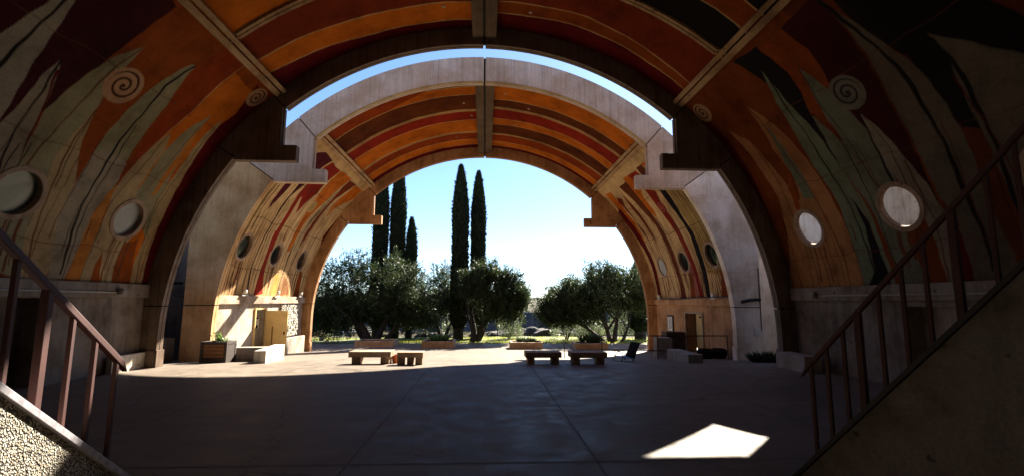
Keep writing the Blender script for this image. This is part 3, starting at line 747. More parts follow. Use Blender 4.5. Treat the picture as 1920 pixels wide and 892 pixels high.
def leg_piece(name, mat, par, sgn, y0, y1, fin, zb):
    """lower leg of a rib; with fin=True it runs out to a straight outer edge"""
    for part, (za, zt) in enumerate(((None, 1.62), (1.65, None))):
        mb = MB()
        for s0, s1, g in rib_slices(y0, y1):
            ri = RI + g
            if part == 1:
                aZ = math.degrees(math.acos((za - 0.0 if False else za - ZC) / ri)) if za else 90
                n = 26
                inner = arc_pts(ri, A_LO + .1, aZ, n)
            else:
                aZ = math.degrees(math.acos((1.62 - ZC) / ri))
                inner = arc_pts(ri, aZ, 90, 6) + [(ri, zb)]
            xo = 9.68
            if fin:
                if part == 1:
                    k = math.tan(R_(90 - A_LO - .1))
                    outer = [(xo, 1.65), (xo, ZC + xo * k)]
                else:
                    outer = [(xo, zb), (xo, 1.62)]
                poly = inner + outer
                mb.prism_y([(sgn * x, z) for x, z in poly], s0, s1)
            else:
                if part == 1:
                    aO = math.degrees(math.acos((1.65 - ZC) / RO))
                    outer = arc_pts(RO, aO, A_LO + .1, n)
                else:
                    aO = math.degrees(math.acos((1.62 - ZC) / RO))
                    outer = [(RO, zb)] + arc_pts(RO, 90, aO, 6)
                mb.prism_y([(sgn * x, z) for x, z in inner + outer], s0, s1)
        mb.build(name, mat, par)
    # base block under the leg
    bb = MB()
    x0, x1 = sorted((sgn * (RI - 0.035), sgn * (RI + 0.60)))
    bb.box(x0, x1, y0 - 0.03, y1 + 0.03, zb - 0.1, zb + 0.46)
    bb.build("base_block", mat, par, bevel=0.012)
    sl = MB()
    x0, x1 = sorted((sgn * (RI + 0.05), sgn * 9.64))
    sl.box(x0, x1, y0 + 0.02, y1 - 0.02, 1.61, 1.66)
    sl.build("joint_seal", M['seal'], par)

def rib_assembly(par, y0, y1, mat_top, mat_br, mat_leg, fin, brackets=True):
    zb = zfl((y0 + y1) / 2)
    for sgn in (-1, 1):
        arch_piece("arch_rib", mat_top, par, sgn * 0.2, sgn * (A_UP - .1), y0, y1)
        if brackets:
            bracket("rib_bracket", mat_br, par, sgn, y0, y1)
        else:
            arch_piece("arch_rib", mat_br, par, sgn * (A_UP + .1), sgn * (A_LO - .1), y0, y1)
        leg_piece("rib_leg", mat_leg[sgn] if isinstance(mat_leg, dict) else mat_leg, par, sgn, y0, y1, fin, zb)
    # seals set back in the open joints
    for a in (-A_LO, -A_UP, 0, A_UP, A_LO):
        w = 0.21 if a == 0 else 0.11
        mb = MB()
        sector(mb, RI + 0.08, RO + (0.9 if (fin and abs(a) == A_LO) else 0) - 0.02, a - w, a + w, y0 + 0.06, y1 - 0.05, 1)
        mb.build("joint_seal", M['seal'], par)

def hole_frame(par, sgn, hy, ha, hr, pane=None):
    dpt = 0.46 if pane else 0.08
    """ring round a round window, its deep reveal, and a pane if it is glazed"""
    DM = RS * math.pi / 180
    n = 40
    vs, fs = [], []
    prof = [(hr + 0.105, -0.004), (hr + 0.097, -0.014), (hr + 0.01, -0.014), (hr - 0.008, -0.006), (hr - 0.008, dpt)]
    for k in range(n):
        t = 2 * math.pi * k / n
        for rr, dep in prof:
            a = ha + rr * math.cos(t) / DM
            x, z = pol(RS + dep, a)
            vs.append((sgn * x, hy + rr * math.sin(t), z))
    m = len(prof)
    for k in range(n):
        for j in range(m - 1):
            fs.append((k * m + j, k * m + j + 1, ((k + 1) % n) * m + j + 1, ((k + 1) % n) * m + j))
    o = MB().add(vs, fs).build("window_ring", M['ringpaint'], par, smooth=False)
    if pane:
        mat, dep = pane
        vs = []
        for k in range(n):
            t = 2 * math.pi * k / n
            a = ha + (hr - 0.004) * math.cos(t) / DM
            x, z = pol(RS + dep, a)
            vs.append((sgn * x, hy + (hr - 0.004) * math.sin(t), z))
        for k in range(n):
            t = 2 * math.pi * k / n
            a = ha + (hr - 0.004) * math.cos(t) / DM
            x, z = pol(RS + dep + 0.03, a)
            vs.append((sgn * x, hy + (hr - 0.004) * math.sin(t), z))
        fs = [tuple(range(n)), tuple(range(2 * n - 1, n - 1, -1))] + [(k, k + n, (k + 1) % n + n, (k + 1) % n) for k in range(n)]
        MB().add(vs, fs).build("pane", mat, o)
    return o

M['ringpaint'] = concrete("window_ring_paint", (0.32, 0.22, 0.15), streak=0.3, sscale=(6, 6, 6))

def vault(root, y0, y1, murals, tops, holes, panes, cor, res, openings, wallmat, cormat, lw=1.0, wear=(0, 1)):
    zt, zb = cor                       # cornice top / bottom
    a_c = math.degrees(math.acos((zt - ZC) / RS))
    s0, s1 = y0 + RIBT - 0.04, y1 - RIBT + 0.04
    for sgn, mur, top, hl, pn, ops in ((-1, murals[0], tops[0], holes[0], panes[0], openings[0]), (1, murals[1], tops[1], holes[1], panes[1], openings[1])):
        H = [(hy, ha, 0.445) for hy, ha in hl]
        shell("mural_panel", root, RS, 40.3, a_c, s0, s1, res, res, sgn, H, M['mural'],
              lambda T, Y, mur=mur, sgn=sgn: paint(T, Y, mur[0], mur[1], 1.3 + sgn, lw, *wear))
        shell("ceiling_panel", root, RS, 0, 40.3, s0, s1, 0.18, 0.014, sgn, [], M['mural'],
              lambda T, Y, top=top, sgn=sgn: paint(T, Y, top[0], top[1], 2.3 + sgn, 1.0, wear[0] * .4, wear[1]))
        HO = [(hy + 0.25, ha, 1.0 if pn[0] is None else 0.445) for hy, ha in hl]
        shell("outer_shell", root, RO, 0, 96, s0, s1, 0.12, 0.12, sgn, HO if pn[0] is None else H, M['shell'])
        for (hy, ha), p in zip(hl, pn):
            hole_frame(root, sgn, hy, ha, 0.445, p)
        # side beam along the joint, two lips and a worn middle
        mb = MB()
        for a, w, d in ((39.55, 0.13, 0.15), (40.75, 0.17, 0.10)):
            da = math.degrees(w / RS)
            sector(mb, RS - d, RS + 0.02, sgn * (a - da / 2), sgn * (a + da / 2), s0 + 0.001, s1 - 0.001, 2)
        mb.build("side_beam", M['beam'], root, bevel=0.01)
        # ridge beam half
        mb = MB()
        x0, x1 = sorted((sgn * 0.035, sgn * 0.36))
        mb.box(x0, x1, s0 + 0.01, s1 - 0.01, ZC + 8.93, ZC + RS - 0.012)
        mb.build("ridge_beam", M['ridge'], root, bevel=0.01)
        # base wall with its openings
        xw0, xw1 = sgn * 9.19, sgn * 9.62
        lo, hi = min(xw0, xw1), max(xw0, xw1)
        wb = MB()
        cur = y0 + RIBT
        zlow = min(zfl(y0), zfl(y1)) - 0.15
        for oy0, oy1, oz in sorted(ops):
            if oy0 > cur: wb.box(lo, hi, cur, oy0, zlow, zb)
            wb.box(lo, hi, oy0, oy1, oz, zb)
            cur = oy1
        wb.box(lo, hi, cur, y1 - RIBT, zlow, zb)
        wb.build("base_wall", wallmat[sgn], root)
        c = MB()
        lo, hi = sorted((sgn * 9.06, sgn * 9.66))
        c.box(lo, hi, y0 + RIBT + 0.001, y1 - RIBT - 0.001, zb + 0.002, zt)
        c.build("cornice", cormat[sgn], root, bevel=0.015)
    mb = MB()
    mb.box(-0.034, 0.034, s0 + 0.02, s1 - 0.02, ZC + 8.97, ZC + RS - 0.013)
    mb.build("joint_seal", M['seal'], root)

near = empty("concrete_vault", (0, 9.4, 0))
tag(near, "nearer concrete barrel vault, its dark maroon and orange painted ceiling spanning the whole view", "vault")
far = empty("concrete_vault", (0, 20.9, -0.4))
tag(far, "farther concrete barrel vault framing the trees, with brightly striped red and orange ceiling", "vault")

def band(y0, y1, c): return ('P', c, [(-1, y0), (60, y0), (60, y1), (-1, y1)])
def cline(y, w=0.035): return ('L', 'CL', w, [(-1, y), (45, y)])
TOP_NL = ('DR', [('P', 'OR', [(-1, 12.45), (19, 12.42), (42, 12.09), (42, 12.76), (20, 13.28), (-1, 13.3)]),
    ('P', 'BRD', [(-1, 11.05), (42, 11.0), (42, 12.09), (19, 12.42), (-1, 12.45)]),
    ('P', 'OR', [(-1, 9.4), (42, 9.33), (42, 10.9), (-1, 10.95)]), ('P', 'MA', [(-1, 3), (42, 3), (42, 9.33), (-1, 9.4)]),
    ('L', 'CL', .05, [(-1, 13.3), (20, 13.28), (42, 12.74)]), ('L', 'CL', .05, [(-1, 12.45), (19, 12.42), (42, 12.07)]),
    ('L', 'CL', .10, [(-1, 11.05), (42, 11.05)]), ('L', 'BK', .03, [(-1, 10.98), (42, 10.97)]), ('L', 'CL', .10, [(-1, 10.9), (42, 10.9)]), ('L', 'CL', .05, [(-1, 9.4), (42, 9.33)])])
TOP_NR = ('DR', [('P', 'OR3', [(-1, 12.4), (18, 12.27), (42, 12.77), (42, 13.14), (18, 12.81), (-1, 12.96)]),
    ('P', 'BRD', [(-1, 11.05), (42, 11.0), (42, 12.77), (18, 12.27), (-1, 12.4)]), ('P', 'BK', [(-1, 9.9), (42, 9.9), (42, 10.95), (-1, 10.95)]),
    ('P', 'OR3', [(-1, 9.2), (42, 9.25), (42, 9.9), (-1, 9.9)]), ('P', 'BK', [(-1, 3), (42, 3), (42, 9.25), (-1, 9.2)]),
    ('L', 'CL', .05, [(-1, 12.96), (18, 12.81), (42, 13.14)]), ('L', 'CL', .05, [(-1, 12.4), (18, 12.27), (42, 12.77)]),
    ('L', 'CL', .10, [(-1, 11.06), (42, 11.06)]), ('L', 'BK', .03, [(-1, 10.98), (42, 10.97)]), ('L', 'CL', .10, [(-1, 10.9), (42, 10.9)]), ('L', 'CL', .05, [(-1, 9.9), (42, 9.9)]), ('L', 'CL', .05, [(-1, 9.22), (42, 9.25)])])
def bands(l): return [band(*b) for b in l]
TOP_FL = ('CL', bands([(16, 17.75, 'DR'), (17.82, 18.48, 'OR'), (18.53, 20.02, 'DB'), (20.12, 20.16, 'BR'), (20.26, 21.22, 'RD'), (21.27, 22.74, 'OR'), (22.83, 22.87, 'BR'), (22.95, 23.85, 'RB'), (23.9, 24.72, 'OR'), (24.76, 26, 'DR')])
          + [('P', 'RB', [(14, 16), (60, 16), (60, 18.48), (24, 18.48), (14, 17.8)])])
TOP_FR = ('CL', bands([(16, 17.55, 'DR'), (17.6, 18.9, 'OR'), (18.95, 19.72, 'DB'), (19.82, 19.86, 'BR'), (19.95, 20.98, 'RD'), (21.03, 21.72, 'OR'), (21.76, 22.98, 'DB'), (23.06, 23.1, 'BR'), (23.16, 24.15, 'RB'), (24.2, 24.86, 'OR'), (24.9, 26, 'DR')]))
NH = [(9.44, 71.0), (12.3, 71.2), (6.6, 71.0)]
FH_L = [(18.14, 71.4), (20.87, 71.6), (23.75, 71.8)]
FH_R = [(18.06, 72.3), (20.75, 72.6), (23.4, 73.0)]
MURAL_NR = [('P', 'DB', [(38, 3), (84, 3), (84, 8.3), (60, 8.6), (38, 8.9)])] + MURAL_NR
MURAL_FL = MURAL_FL[:-2] + wear_lines(16.4, 25.4, FH_L, 41) + grain_lines(16.6, 25.2, .21, 31, 44, 64, .02) + MURAL_FL[-2:]
MURAL_FR = MURAL_FR[:-2] + wear_lines(16.4, 25.4, FH_R, 42) + grain_lines(16.6, 25.2, .21, 32, 44, 64, .02) + MURAL_FR[-2:]
MURAL_NL = MURAL_NL[:-2] + wear_lines(5, 13.8, NH, 43) + grain_lines(5, 13.5, .3, 33, 58, 76, .02, ('BR', 'BK', 'DR')) + MURAL_NL[-2:]
MURAL_NR = MURAL_NR[:-2] + wear_lines(5, 13.8, NH, 44) + grain_lines(5, 13.5, .3, 34, 58, 76, .02, ('BR', 'BK', 'DR')) + MURAL_NR[-2:]
vault(near, YN0, YN1, (('OB', MURAL_NL), ('OB2', MURAL_NR)), (TOP_NL, TOP_NR), (NH, NH),
      ([(M['glassgreen'], 0.10), (M['glassgrey'], 0.10), (M['glassgrey'], 0.10)], [None, None, None]),
      (2.22, 1.86), 0.02, ([(8.7, 10.78, 1.84)], [(8.3, 10.1, 1.74)]),
      {-1: M['shadewall'], 1: M['shadewall']}, {-1: M['shadewall'], 1: M['shadewall']}, 1.0, (0.42, 0.85))
vault(far, YF0, YF1, (('CR', MURAL_FL), ('CR', MURAL_FR)), (TOP_FL, TOP_FR), (FH_L, FH_R),
      ([(M['glassdark'], 0.1)] * 3, [(M['glassdark'], 0.1), (M['glassdark'], 0.1), (M['glasspale'], 0.05)]),
      (1.97, 1.66), 0.024, ([(20.2, 21.1, 1.42)], [(19.83, 21.5, 1.31)]),
      {-1: M['wall'], 1: M['legwarm']}, {-1: M['cornice'], 1: M['legwarm']}, 1.7, (0.06, 1.15))
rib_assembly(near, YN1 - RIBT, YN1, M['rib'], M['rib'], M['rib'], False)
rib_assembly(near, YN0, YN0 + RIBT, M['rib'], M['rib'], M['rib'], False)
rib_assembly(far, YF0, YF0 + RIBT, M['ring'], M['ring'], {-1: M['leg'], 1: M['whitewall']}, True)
rib_assembly(far, YF1 - RIBT, YF1, M['legwarm'], M['legwarm'], M['legwarm'], False)
# ochre trim line under the soffit of the far vault's front ring
for sgn in (-1, 1):
    mb = MB(); sector(mb, RI - 0.012, RI + 0.05, sgn * 0.25, sgn * (A_UP - .2), YF0 - 0.012, YF0 + 0.02)
    mb.build("ring_trim", M['gold'], far)
# middle cross rib of the near vault, two lips either side of a joint
for sgn in (-1, 1):
    mb = MB()
    sector(mb, RS - 0.06, RS + 0.01, sgn * 2.3, sgn * 38.9, 10.86, 10.955)
    sector(mb, RS - 0.06, RS + 0.01, sgn * 2.3, sgn * 38.9, 10.985, 11.08)
    mb.build("cross_rib", M['beam'], near)

# small round anchor plates set in the ceiling bands
for par, spots in ((near, ((-2.1, 12.6), (2.4, 12.7), (-5.0, 9.9))), (far, ((-1.6, 19.3), (-1.1, 20.7), (1.5, 18.3), (2.6, 21.4), (-2.6, 23.4), (3.4, 19.4)))):
    for a, y in spots:
        a *= 3.4
        mb = MB(); vs = []
        for dd in (0.0, -0.02):
            for k in range(12):
                t = 2 * math.pi * k / 12
                x, z = pol(RS + dd - 0.001, a + math.degrees(0.055 * math.cos(t) / RS))
                vs.append((x, y + 0.055 * math.sin(t), z))
        mb.add(vs, [tuple(range(11, -1, -1)), tuple(range(12, 24))] + [(k, (k + 1) % 12, 12 + (k + 1) % 12, 12 + k) for k in range(12)])
        mb.build("anchor_plate", M['cornice'], par)

# doors of the far vault
L = empty("door", (-9.05, 20.9, 0)); L.parent = far; L.location = Vector((-9.05, 20.9, -0.4)) - Vector(far.location)
def pbox(name, mat, par, b, bevel=0.0):
    return MB().box(*b).build(name, mat, par, bevel=bevel)
pbox("door_leaf", M['doortan'], far, (-9.10, -8.24, 21.08, 21.13, -0.46, 1.37), 0.006)
lf = [o for o in far.children if o.name.startswith("door_leaf")][0]
pbox("handle", M['black'], lf, (-8.36, -8.32, 21.03, 21.08, 0.38, 0.50))
pbox("vision_slot", M['slat'], lf, (-8.86, -8.81, 21.07, 21.085, -0.35, 0.72))
bpy.data.objects.remove(L)
pbox("doorway", M['greypanel'], far, (-9.42, -9.36, 20.2, 21.1, -0.6, 1.42))
fr = MB().box(-9.22, -9.13, 20.13, 20.2, -0.5, 1.48).box(-9.22, -9.13, 20.2, 21.17, 1.421, 1.48).box(-9.22, -9.13, 21.1, 21.17, -0.5, 1.42)
fr.build("door_frame", M['doortan'], far)
pbox("doorway", M['roomdark'], far, (9.7, 9.76, 19.7, 21.6, -0.6, 1.4))  # dark panel in place of the unlit room behind the right door
d2 = pbox("door_leaf", M['dooryellow'], far, (9.26, 9.31, 19.85, 20.64, -0.5, 1.29), 0.006)
pbox("handle", M['black'], d2, (9.20, 9.26, 19.93, 19.99, 0.1, 0.22))
pbox("closer", M['black'], d2, (9.19, 9.26, 19.98, 20.2, 1.15, 1.21))
MB().box(9.13, 9.2, 19.76, 19.83, -0.55, 1.36).box(9.13, 9.2, 19.83, 21.5, 1.311, 1.36).box(9.13, 9.2, 21.5, 21.57, -0.55, 1.36).build("door_frame", M['cornice'], far)

# ------------------------------------------------------------------ floor, ground
def strip_mesh(name, x0, x1, ys, mat, dz=0.0, kind='structure', nx=2):
    V, F = [], []
    xs = np.linspace(x0, x1, nx)
    for y in ys:
        for x in xs: V.append((x, y, zfl(y) + dz))
    for i in range(len(ys) - 1):
        for j in range(nx - 1):
            a = i * nx + j
            F.append((a, a + 1, a + nx + 1, a + nx))
    o = mesh_np(name, V, F, mat)
    return tag(o, kind=kind)
ys_floor = [-9, 0, 5, 10, 13.2, 14, 15, 17, 19, 21, 23, 25.5, 28, 31.6]
strip_mesh("floor", -14.5, 14.5, ys_floor, M['floor'])
for x, y0, y1 in ((-1.4, 0.5, 30), (1.42, 0.5, 30), (-4.9, 0.5, 30), (5.0, 0.5, 30)):
    w = 0.011
    strip_mesh("floor_joint", x - w, x + w, [y for y in ys_floor if y0 < y < y1], M['joint'], 0.004)
for y in (5.72, 14.45, 19.4, 24.3):
    w = 0.011
    tag(MB().add([(-9, y - w, zfl(y - w) + 0.004), (9, y - w, zfl(y - w) + 0.004), (9, y + w, zfl(y + w) + 0.004), (-9, y + w, zfl(y + w) + 0.004)], [(0, 1, 2, 3)]).build("floor_joint", M['joint']), kind='structure')

def fbm(x, y, seed=0, oct=5):
    r = np.random.default_rng(seed); v = 0; a = 1.0
    for k in range(oct):
        for _ in range(3):
            t = r.uniform(0, 2 * np.pi); p = r.uniform(0, 6.28)
            v = v + a * np.sin((x * np.cos(t) + y * np.sin(t)) * (1.0 * 2 ** k) + p) / 3
        a *= 0.5
    return v
def ghgt(x, y):
    base = np.interp(y, [-400, 31.5, 46, 58, 72, 150, 152, 400], [-0.97, -0.97, -1.35, -2.6, -16, -16, -16, -16])
    base = base + np.where(y > 33, fbm(x * 0.25, y * 0.25, 3) * np.clip((y - 33) / 15, 0, 1) * 0.28, 0)
    side = np.clip((np.abs(x) - 26) / 40, 0, 1)
    return base + side * 0
xs = np.concatenate([np.linspace(-700, -60, 12)[:-1], np.linspace(-60, -20, 20)[:-1], np.linspace(-20, 24, 90)[:-1], np.linspace(24, 60, 18)[:-1], np.linspace(60, 700, 12)])
ys = np.concatenate([np.linspace(-300, -20, 6)[:-1], np.linspace(-20, 30, 12)[:-1], np.linspace(30, 75, 90)[:-1], np.linspace(75, 152, 14)])
X, Y = np.meshgrid(xs, ys, indexing='ij')
Zg = ghgt(X, Y)
idx = np.arange(X.size).reshape(X.shape)
F = np.stack([idx[:-1, :-1], idx[1:, :-1], idx[1:, 1:], idx[:-1, 1:]], -1).reshape(-1, 4)
tag(mesh_np("ground", np.stack([X, Y, Zg], -1).reshape(-1, 3), F, M['ground'], smooth=True), kind='structure')
# turf behind the plaza
xt = np.linspace(-14.4, 14.4, 60); yt = np.linspace(31.62, 40, 26)
X, Y = np.meshgrid(xt, yt, indexing='ij')
Zt = ghgt(X, Y) + 0.045 + 0.04 * fbm(X * 0.8, Y * 0.8, 9, 3) + np.where(Y < 31.7, 0, 0.02)
idx = np.arange(X.size).reshape(X.shape)
F = np.stack([idx[:-1, :-1], idx[1:, :-1], idx[1:, 1:], idx[:-1, 1:]], -1).reshape(-1, 4)
tag(mesh_np("turf_ground", np.stack([X, Y, Zt], -1).reshape(-1, 3), F, M['turf'], smooth=True), kind='structure')

# canyon wall opposite and the mesa above it
ux = np.linspace(-330, 330, 560)
prof = [(0.0, -17.0), (0.25, -14.5), (0.5, -13.6), (1.0, -13.0), (1.0, -11.0), (1.4, -9.0), (1.8, -6.5), (2.2, -4.2), (2.6, -2.6), (3.2, -1.9), (5.5, -1.2), (9, -0.7), (14, 0.2), (20, 0.7), (28, 1.6), (40, 2.3), (60, 2.7), (110, 3.0), (420, 3.6)]
PU = np.array([q[0] for q in prof]); PZ = np.array([q[1] for q in prof])
seg = np.linspace(0, len(prof) - 1, 90)
PU = np.interp(seg, range(len(prof)), PU); PZ = np.interp(seg, range(len(prof)), PZ)
U, K = np.meshgrid(ux, np.arange(len(seg)), indexing='ij')
dist = PU[K]; zz = PZ[K]
edge = 148 + 7 * fbm(ux * 0.025, ux * 0, 5, 3) + 2.2 * fbm(ux * 0.16, ux * 0, 6, 3)
face = np.clip(1 - np.abs(zz + 7) / 8, 0, 1)
colm = (np.abs(np.sin(ux * 1.15 + 2 * np.sin(ux * 0.31))) + 0.7 * np.abs(np.sin(ux * 2.7 + np.sin(ux * 0.9))))
Yc = edge[:, None] + dist - 1.0 * colm[:, None] * face + 0.5 * fbm(U * 0.7, zz * 0.8, 8, 4)
top = np.clip((dist - 2) / 20, 0, 1)
Zc_ = zz + 0.5 * fbm(U * 0.12, dist * 0.2, 11, 4) * np.clip((dist - 1) / 3, 0, 1) * 1.0 + fbm(U * 0.05, U * 0, 12, 3)[:, :] * 0.9 * np.clip((dist) / 3, 0, 1)
idx = np.arange(U.size).reshape(U.shape)
F = np.stack([idx[:-1, :-1], idx[1:, :-1], idx[1:, 1:], idx[:-1, 1:]], -1).reshape(-1, 4)
cl = mesh_np("canyon_cliff", np.stack([U, Yc, Zc_], -1).reshape(-1, 3), F, M['cliff'])
cl.data.materials.append(M['ground'])
mi = (0.5 * (dist[:-1, :-1] + dist[1:, 1:]) + 1.5 * fbm(U[:-1, :-1] * 0.9, zz[:-1, :-1], 15, 3) > 3.4).astype(np.int32).ravel()
cl.data.polygons.foreach_set("material_index", mi)
tag(cl, kind='structure')

# ------------------------------------------------------------------ neighbouring walls and an added light blocker
def wallthing(label, boxes, mat, name="concrete_wall", cat="wall", bevel=0.0):
    mb = MB()
    for b in boxes: mb.box(*b)
    o = mb.build(name, mat, None, bevel=bevel)
    return tag(o, label, cat)
wallthing("pale bluish wall seen through the smaller looking round hole on the dark right side", [(13.2, 13.5, 16.4, 20.3, -0.95, 6.6)], M['palewall'])
wallthing("pale bluish wall at the end of the gap right of the farther vault's front wall", [(9.72, 13.19, 20.0, 20.3, -0.95, 8.4)], M['whitewall'])
wallthing("grey stained wall seen through the larger looking round hole on the dark right side", [(13.2, 13.5, 2, 16.39, -0.95, 6.6)], M['greywall'])
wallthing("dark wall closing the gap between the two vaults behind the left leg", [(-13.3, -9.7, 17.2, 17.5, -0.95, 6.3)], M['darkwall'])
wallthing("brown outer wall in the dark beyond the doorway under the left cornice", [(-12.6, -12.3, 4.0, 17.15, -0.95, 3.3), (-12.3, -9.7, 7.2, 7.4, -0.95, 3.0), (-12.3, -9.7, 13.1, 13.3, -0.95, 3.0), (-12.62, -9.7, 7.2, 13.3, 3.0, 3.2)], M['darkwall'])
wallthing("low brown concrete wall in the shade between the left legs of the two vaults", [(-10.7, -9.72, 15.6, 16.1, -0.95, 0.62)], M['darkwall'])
MBb = MB().box(-10.35, -9.32, 15.55, 15.63, 2.28, 2.36)
tag(MBb.build("steel_beam", M['black'], None), "short black steel beam sticking out of the dark gap between the left legs", "beam")
# unseen walls and roof added behind the viewer to shut out sky light
bd = empty("sky_light_blocker", (0, -6, 0))
tag(bd, "unseen concrete walls and roof added behind the viewer to block sky light", "light blocker")
MB().box(-14, 14, -7.0, -6.6, -0.9, 11).build("wall", M['darkwall'], bd)
MB().box(-14, 14, -6.6, 4.7, 10.55, 11.0).build("blocker_roof", M['darkwall'], bd)
for s in (-1, 1):
    x0, x1 = sorted((s * 9.75, s * 10.1))
    MB().box(x0, x1, -6.6, 4.7, -0.9, 10.55).build("side_wall", M['darkwall'], bd)

# ------------------------------------------------------------------ stairs with railings
def stair(P0, P1, h, tmin, tmax, side, wallmat, posts, label, rlabel, kerbw, railsz):
    P0 = Vector(P0); P1 = Vector(P1)
    dv = P1 - P0
    L2 = math.hypot(dv.x, dv.y); d = Vector((dv.x / L2, dv.y / L2, 0)); slope = dv.z / L2
    nrm = Vector((-abs(d.y), d.x * (1 if d.y < 0 else -1), 0))
    nrm = Vector((d.y, -d.x, 0))
    if nrm.x * side < 0: nrm = -nrm
    K0 = P0 - Vector((0, 0, h))
    def sweep(mb, poly, w0, w1):
        n = len(poly)
        vs = []
        for w in (w0, w1):
            for q, z in poly:
                c = Vector((P0.x, P0.y, 0)) + d * q + nrm * w
                vs.append((c.x, c.y, z))
        mb.add(vs, [tuple(range(n)), tuple(range(2 * n - 1, n - 1, -1))] + [(i, i + n, (i + 1) % n + n, (i + 1) % n) for i in range(n)])
    s0, s1 = -K0.z / slope, tmax * L2
    zk = lambda q: K0.z + slope * q
    st = empty("staircase", (P0.x, P0.y, 0)); tag(st, label, "stairs")
    mb = MB(); sweep(mb, [(s0 + 0.08, -0.05), (s1, -0.05), (s1, zk(s1) - 0.06), (s0 + 0.08, zk(s0 + 0.08) - 0.06)], 0.0, 0.16)
    mb.build("side_wall", wallmat, st)
    mb = MB(); sweep(mb, [(s0 + 0.02, zk(s0 + 0.02) - 0.055), (s1, zk(s1) - 0.055), (s1, zk(s1)), (s0 + 0.02, zk(s0 + 0.02))], -0.025, kerbw)
    mb.build("kerb", M['kerblit'] if kerbw > 0.12 else M['darksteel'], st, bevel=0.004)
    mb = MB(); rise = 0.175; run = rise / slope; q = s0 + 0.05; k = 1; poly = [(q, -0.05)]
    while q < s1 - run:
        poly += [(q, k * rise - 0.15), (q + run, k * rise - 0.15)]; q += run; k += 1
    poly += [(q, -0.05)]
    sweep(mb, poly, 0.165, 1.5)
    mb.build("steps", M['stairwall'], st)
    ra = empty("stair_railing", (P0.x, P0.y, 0)); tag(ra, rlabel, "railing")
    hw, hh, pm, pt = railsz
    zr = lambda q: P0.z + slope * q
    mb = MB(); sweep(mb, [(-0.07, zr(-0.07) - hh), (s1, zr(s1) - hh), (s1, zr(s1)), (-0.02, zr(-0.02))], 0.06 - hw / 2, 0.06 + hw / 2)
    mb.build("handrail", M['redsteel'], ra, bevel=0.006)
    for t, thick in posts:
        q = t * L2; w = pt if thick else pm
        mb = MB()
        poly = [(q - w / 2, zk(q - w / 2) + 0.003), (q + w / 2, zk(q + w / 2) + 0.003), (q + w / 2, zr(q + w / 2) - hh - 0.002), (q - w / 2, zr(q - w / 2) - hh - 0.002)]
        sweep(mb, poly, 0.06 - w / 2, 0.06 + w / 2)
        mb.build("post", M['redsteel'], ra, bevel=0.004)
stair((-2.75, 4.13, 1.344), (-2.66, 2.87, 2.272), 0.836, 0, 3.0, -1, M['pebble'],
      [(0.036, 0), (0.24, 0), (0.432, 0), (0.624, 1), (0.826, 0), (0.976, 0), (1.2, 1), (1.4, 0), (1.6, 0), (1.8, 1), (2.0, 0), (2.2, 0)],
      "staircase whose side wall of exposed pebbles is caught by the sun", "reddish brown stair railing with sunlit posts above the pebble wall", 0.13, (0.046, 0.06, 0.032, 0.052))
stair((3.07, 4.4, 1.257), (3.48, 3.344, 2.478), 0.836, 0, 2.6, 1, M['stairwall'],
      [(0.024, 0), (0.158, 0), (0.294, 0), (0.414, 1), (0.568, 0), (0.726, 0), (0.872, 0), (1.044, 1), (1.238, 0), (1.382, 0), (1.558, 0), (1.76, 1), (1.95, 0), (2.15, 0)],
      "staircase with a smooth dark concrete side wall pitted with small holes", "dark stair railing in deep shade climbing over the smooth concrete wall", 0.10, (0.045, 0.055, 0.03, 0.05))

# ------------------------------------------------------------------ furniture on the plaza
def bench_proto():
    r = empty("concrete_bench", (0, 0, 0))
    MB().box(-0.62, 0.62, -0.02, 0.62, 0.22, 0.385).build("seat", M['bench'], r, bevel=0.012, local=True)
    for x in (-0.55, 0.3):
        MB().box(x, x + 0.25, 0.10, 0.52, -0.06, 0.218).build("leg", M['bench'], r, bevel=0.01, local=True)
    return r
bench = bench_proto()
GB = "concrete slab benches on the plaza"
tag(bench, "long sunlit concrete bench beside the small short bench", "bench", GB)
bench.location = (-3.28, 14.72, zfl(15.0)); bench.rotation_euler.z = R_(-1)
for x, y, rz, sx, lab in ((1.86, 14.45, 0.5, .86, "shaded concrete bench standing in front of the planter of low dark succulents"),
                          (3.18, 14.25, 0.3, .86, "shaded concrete bench nearest the black chair with a blue seat")):
    o = copy_tree(bench); o.location = (x, y, zfl(y + .3)); o.rotation_euler.z = R_(rz); o.scale = (sx, 1, 0.96); o["label"] = lab
sb = empty("concrete_bench", (-2.04, 14.35, zfl(14.5)))
tag(sb, "short small sunlit concrete bench on three stubby legs", "bench", GB)
MB().box(-0.37, 0.37, -0.02, 0.46, 0.22, 0.37).build("seat", M['bench'], sb, bevel=0.012, local=True)
for x0, y0 in ((-0.37, 0.03), (0.15, 0.03), (-0.12, 0.22)):
    MB().box(x0, x0 + 0.2, y0, y0 + 0.2, -0.06, 0.218).build("leg", M['bench'], sb, bevel=0.01, local=True)
ob = empty("terracotta_pot", (-2.62, 15.3, zfl(15.3)))
tag(ob, "small orange terracotta pot between the two sunlit benches", "pot")
vs = []
prof = [(0.0, 0.0), (0.09, 0.0), (0.13, 0.22), (0.145, 0.22), (0.145, 0.26), (0.12, 0.26), (0.11, 0.2), (0.0, 0.2)]
def lathe(prof, n=20, cx=0, cy=0, z0=0):
    vs, fs = [], []
    for r, z in prof:
        for k in range(n):
            t = 2 * math.pi * k / n
            vs.append((cx + r * math.cos(t), cy + r * math.sin(t), z0 + z))
    for i in range(len(prof) - 1):
        for k in range(n):
            fs.append((i * n + k, i * n + (k + 1) % n, (i + 1) * n + (k + 1) % n, (i + 1) * n + k))
    return vs, fs
M['terra'] = plain("terracotta", (0.45, 0.12, 0.04), 0.7)
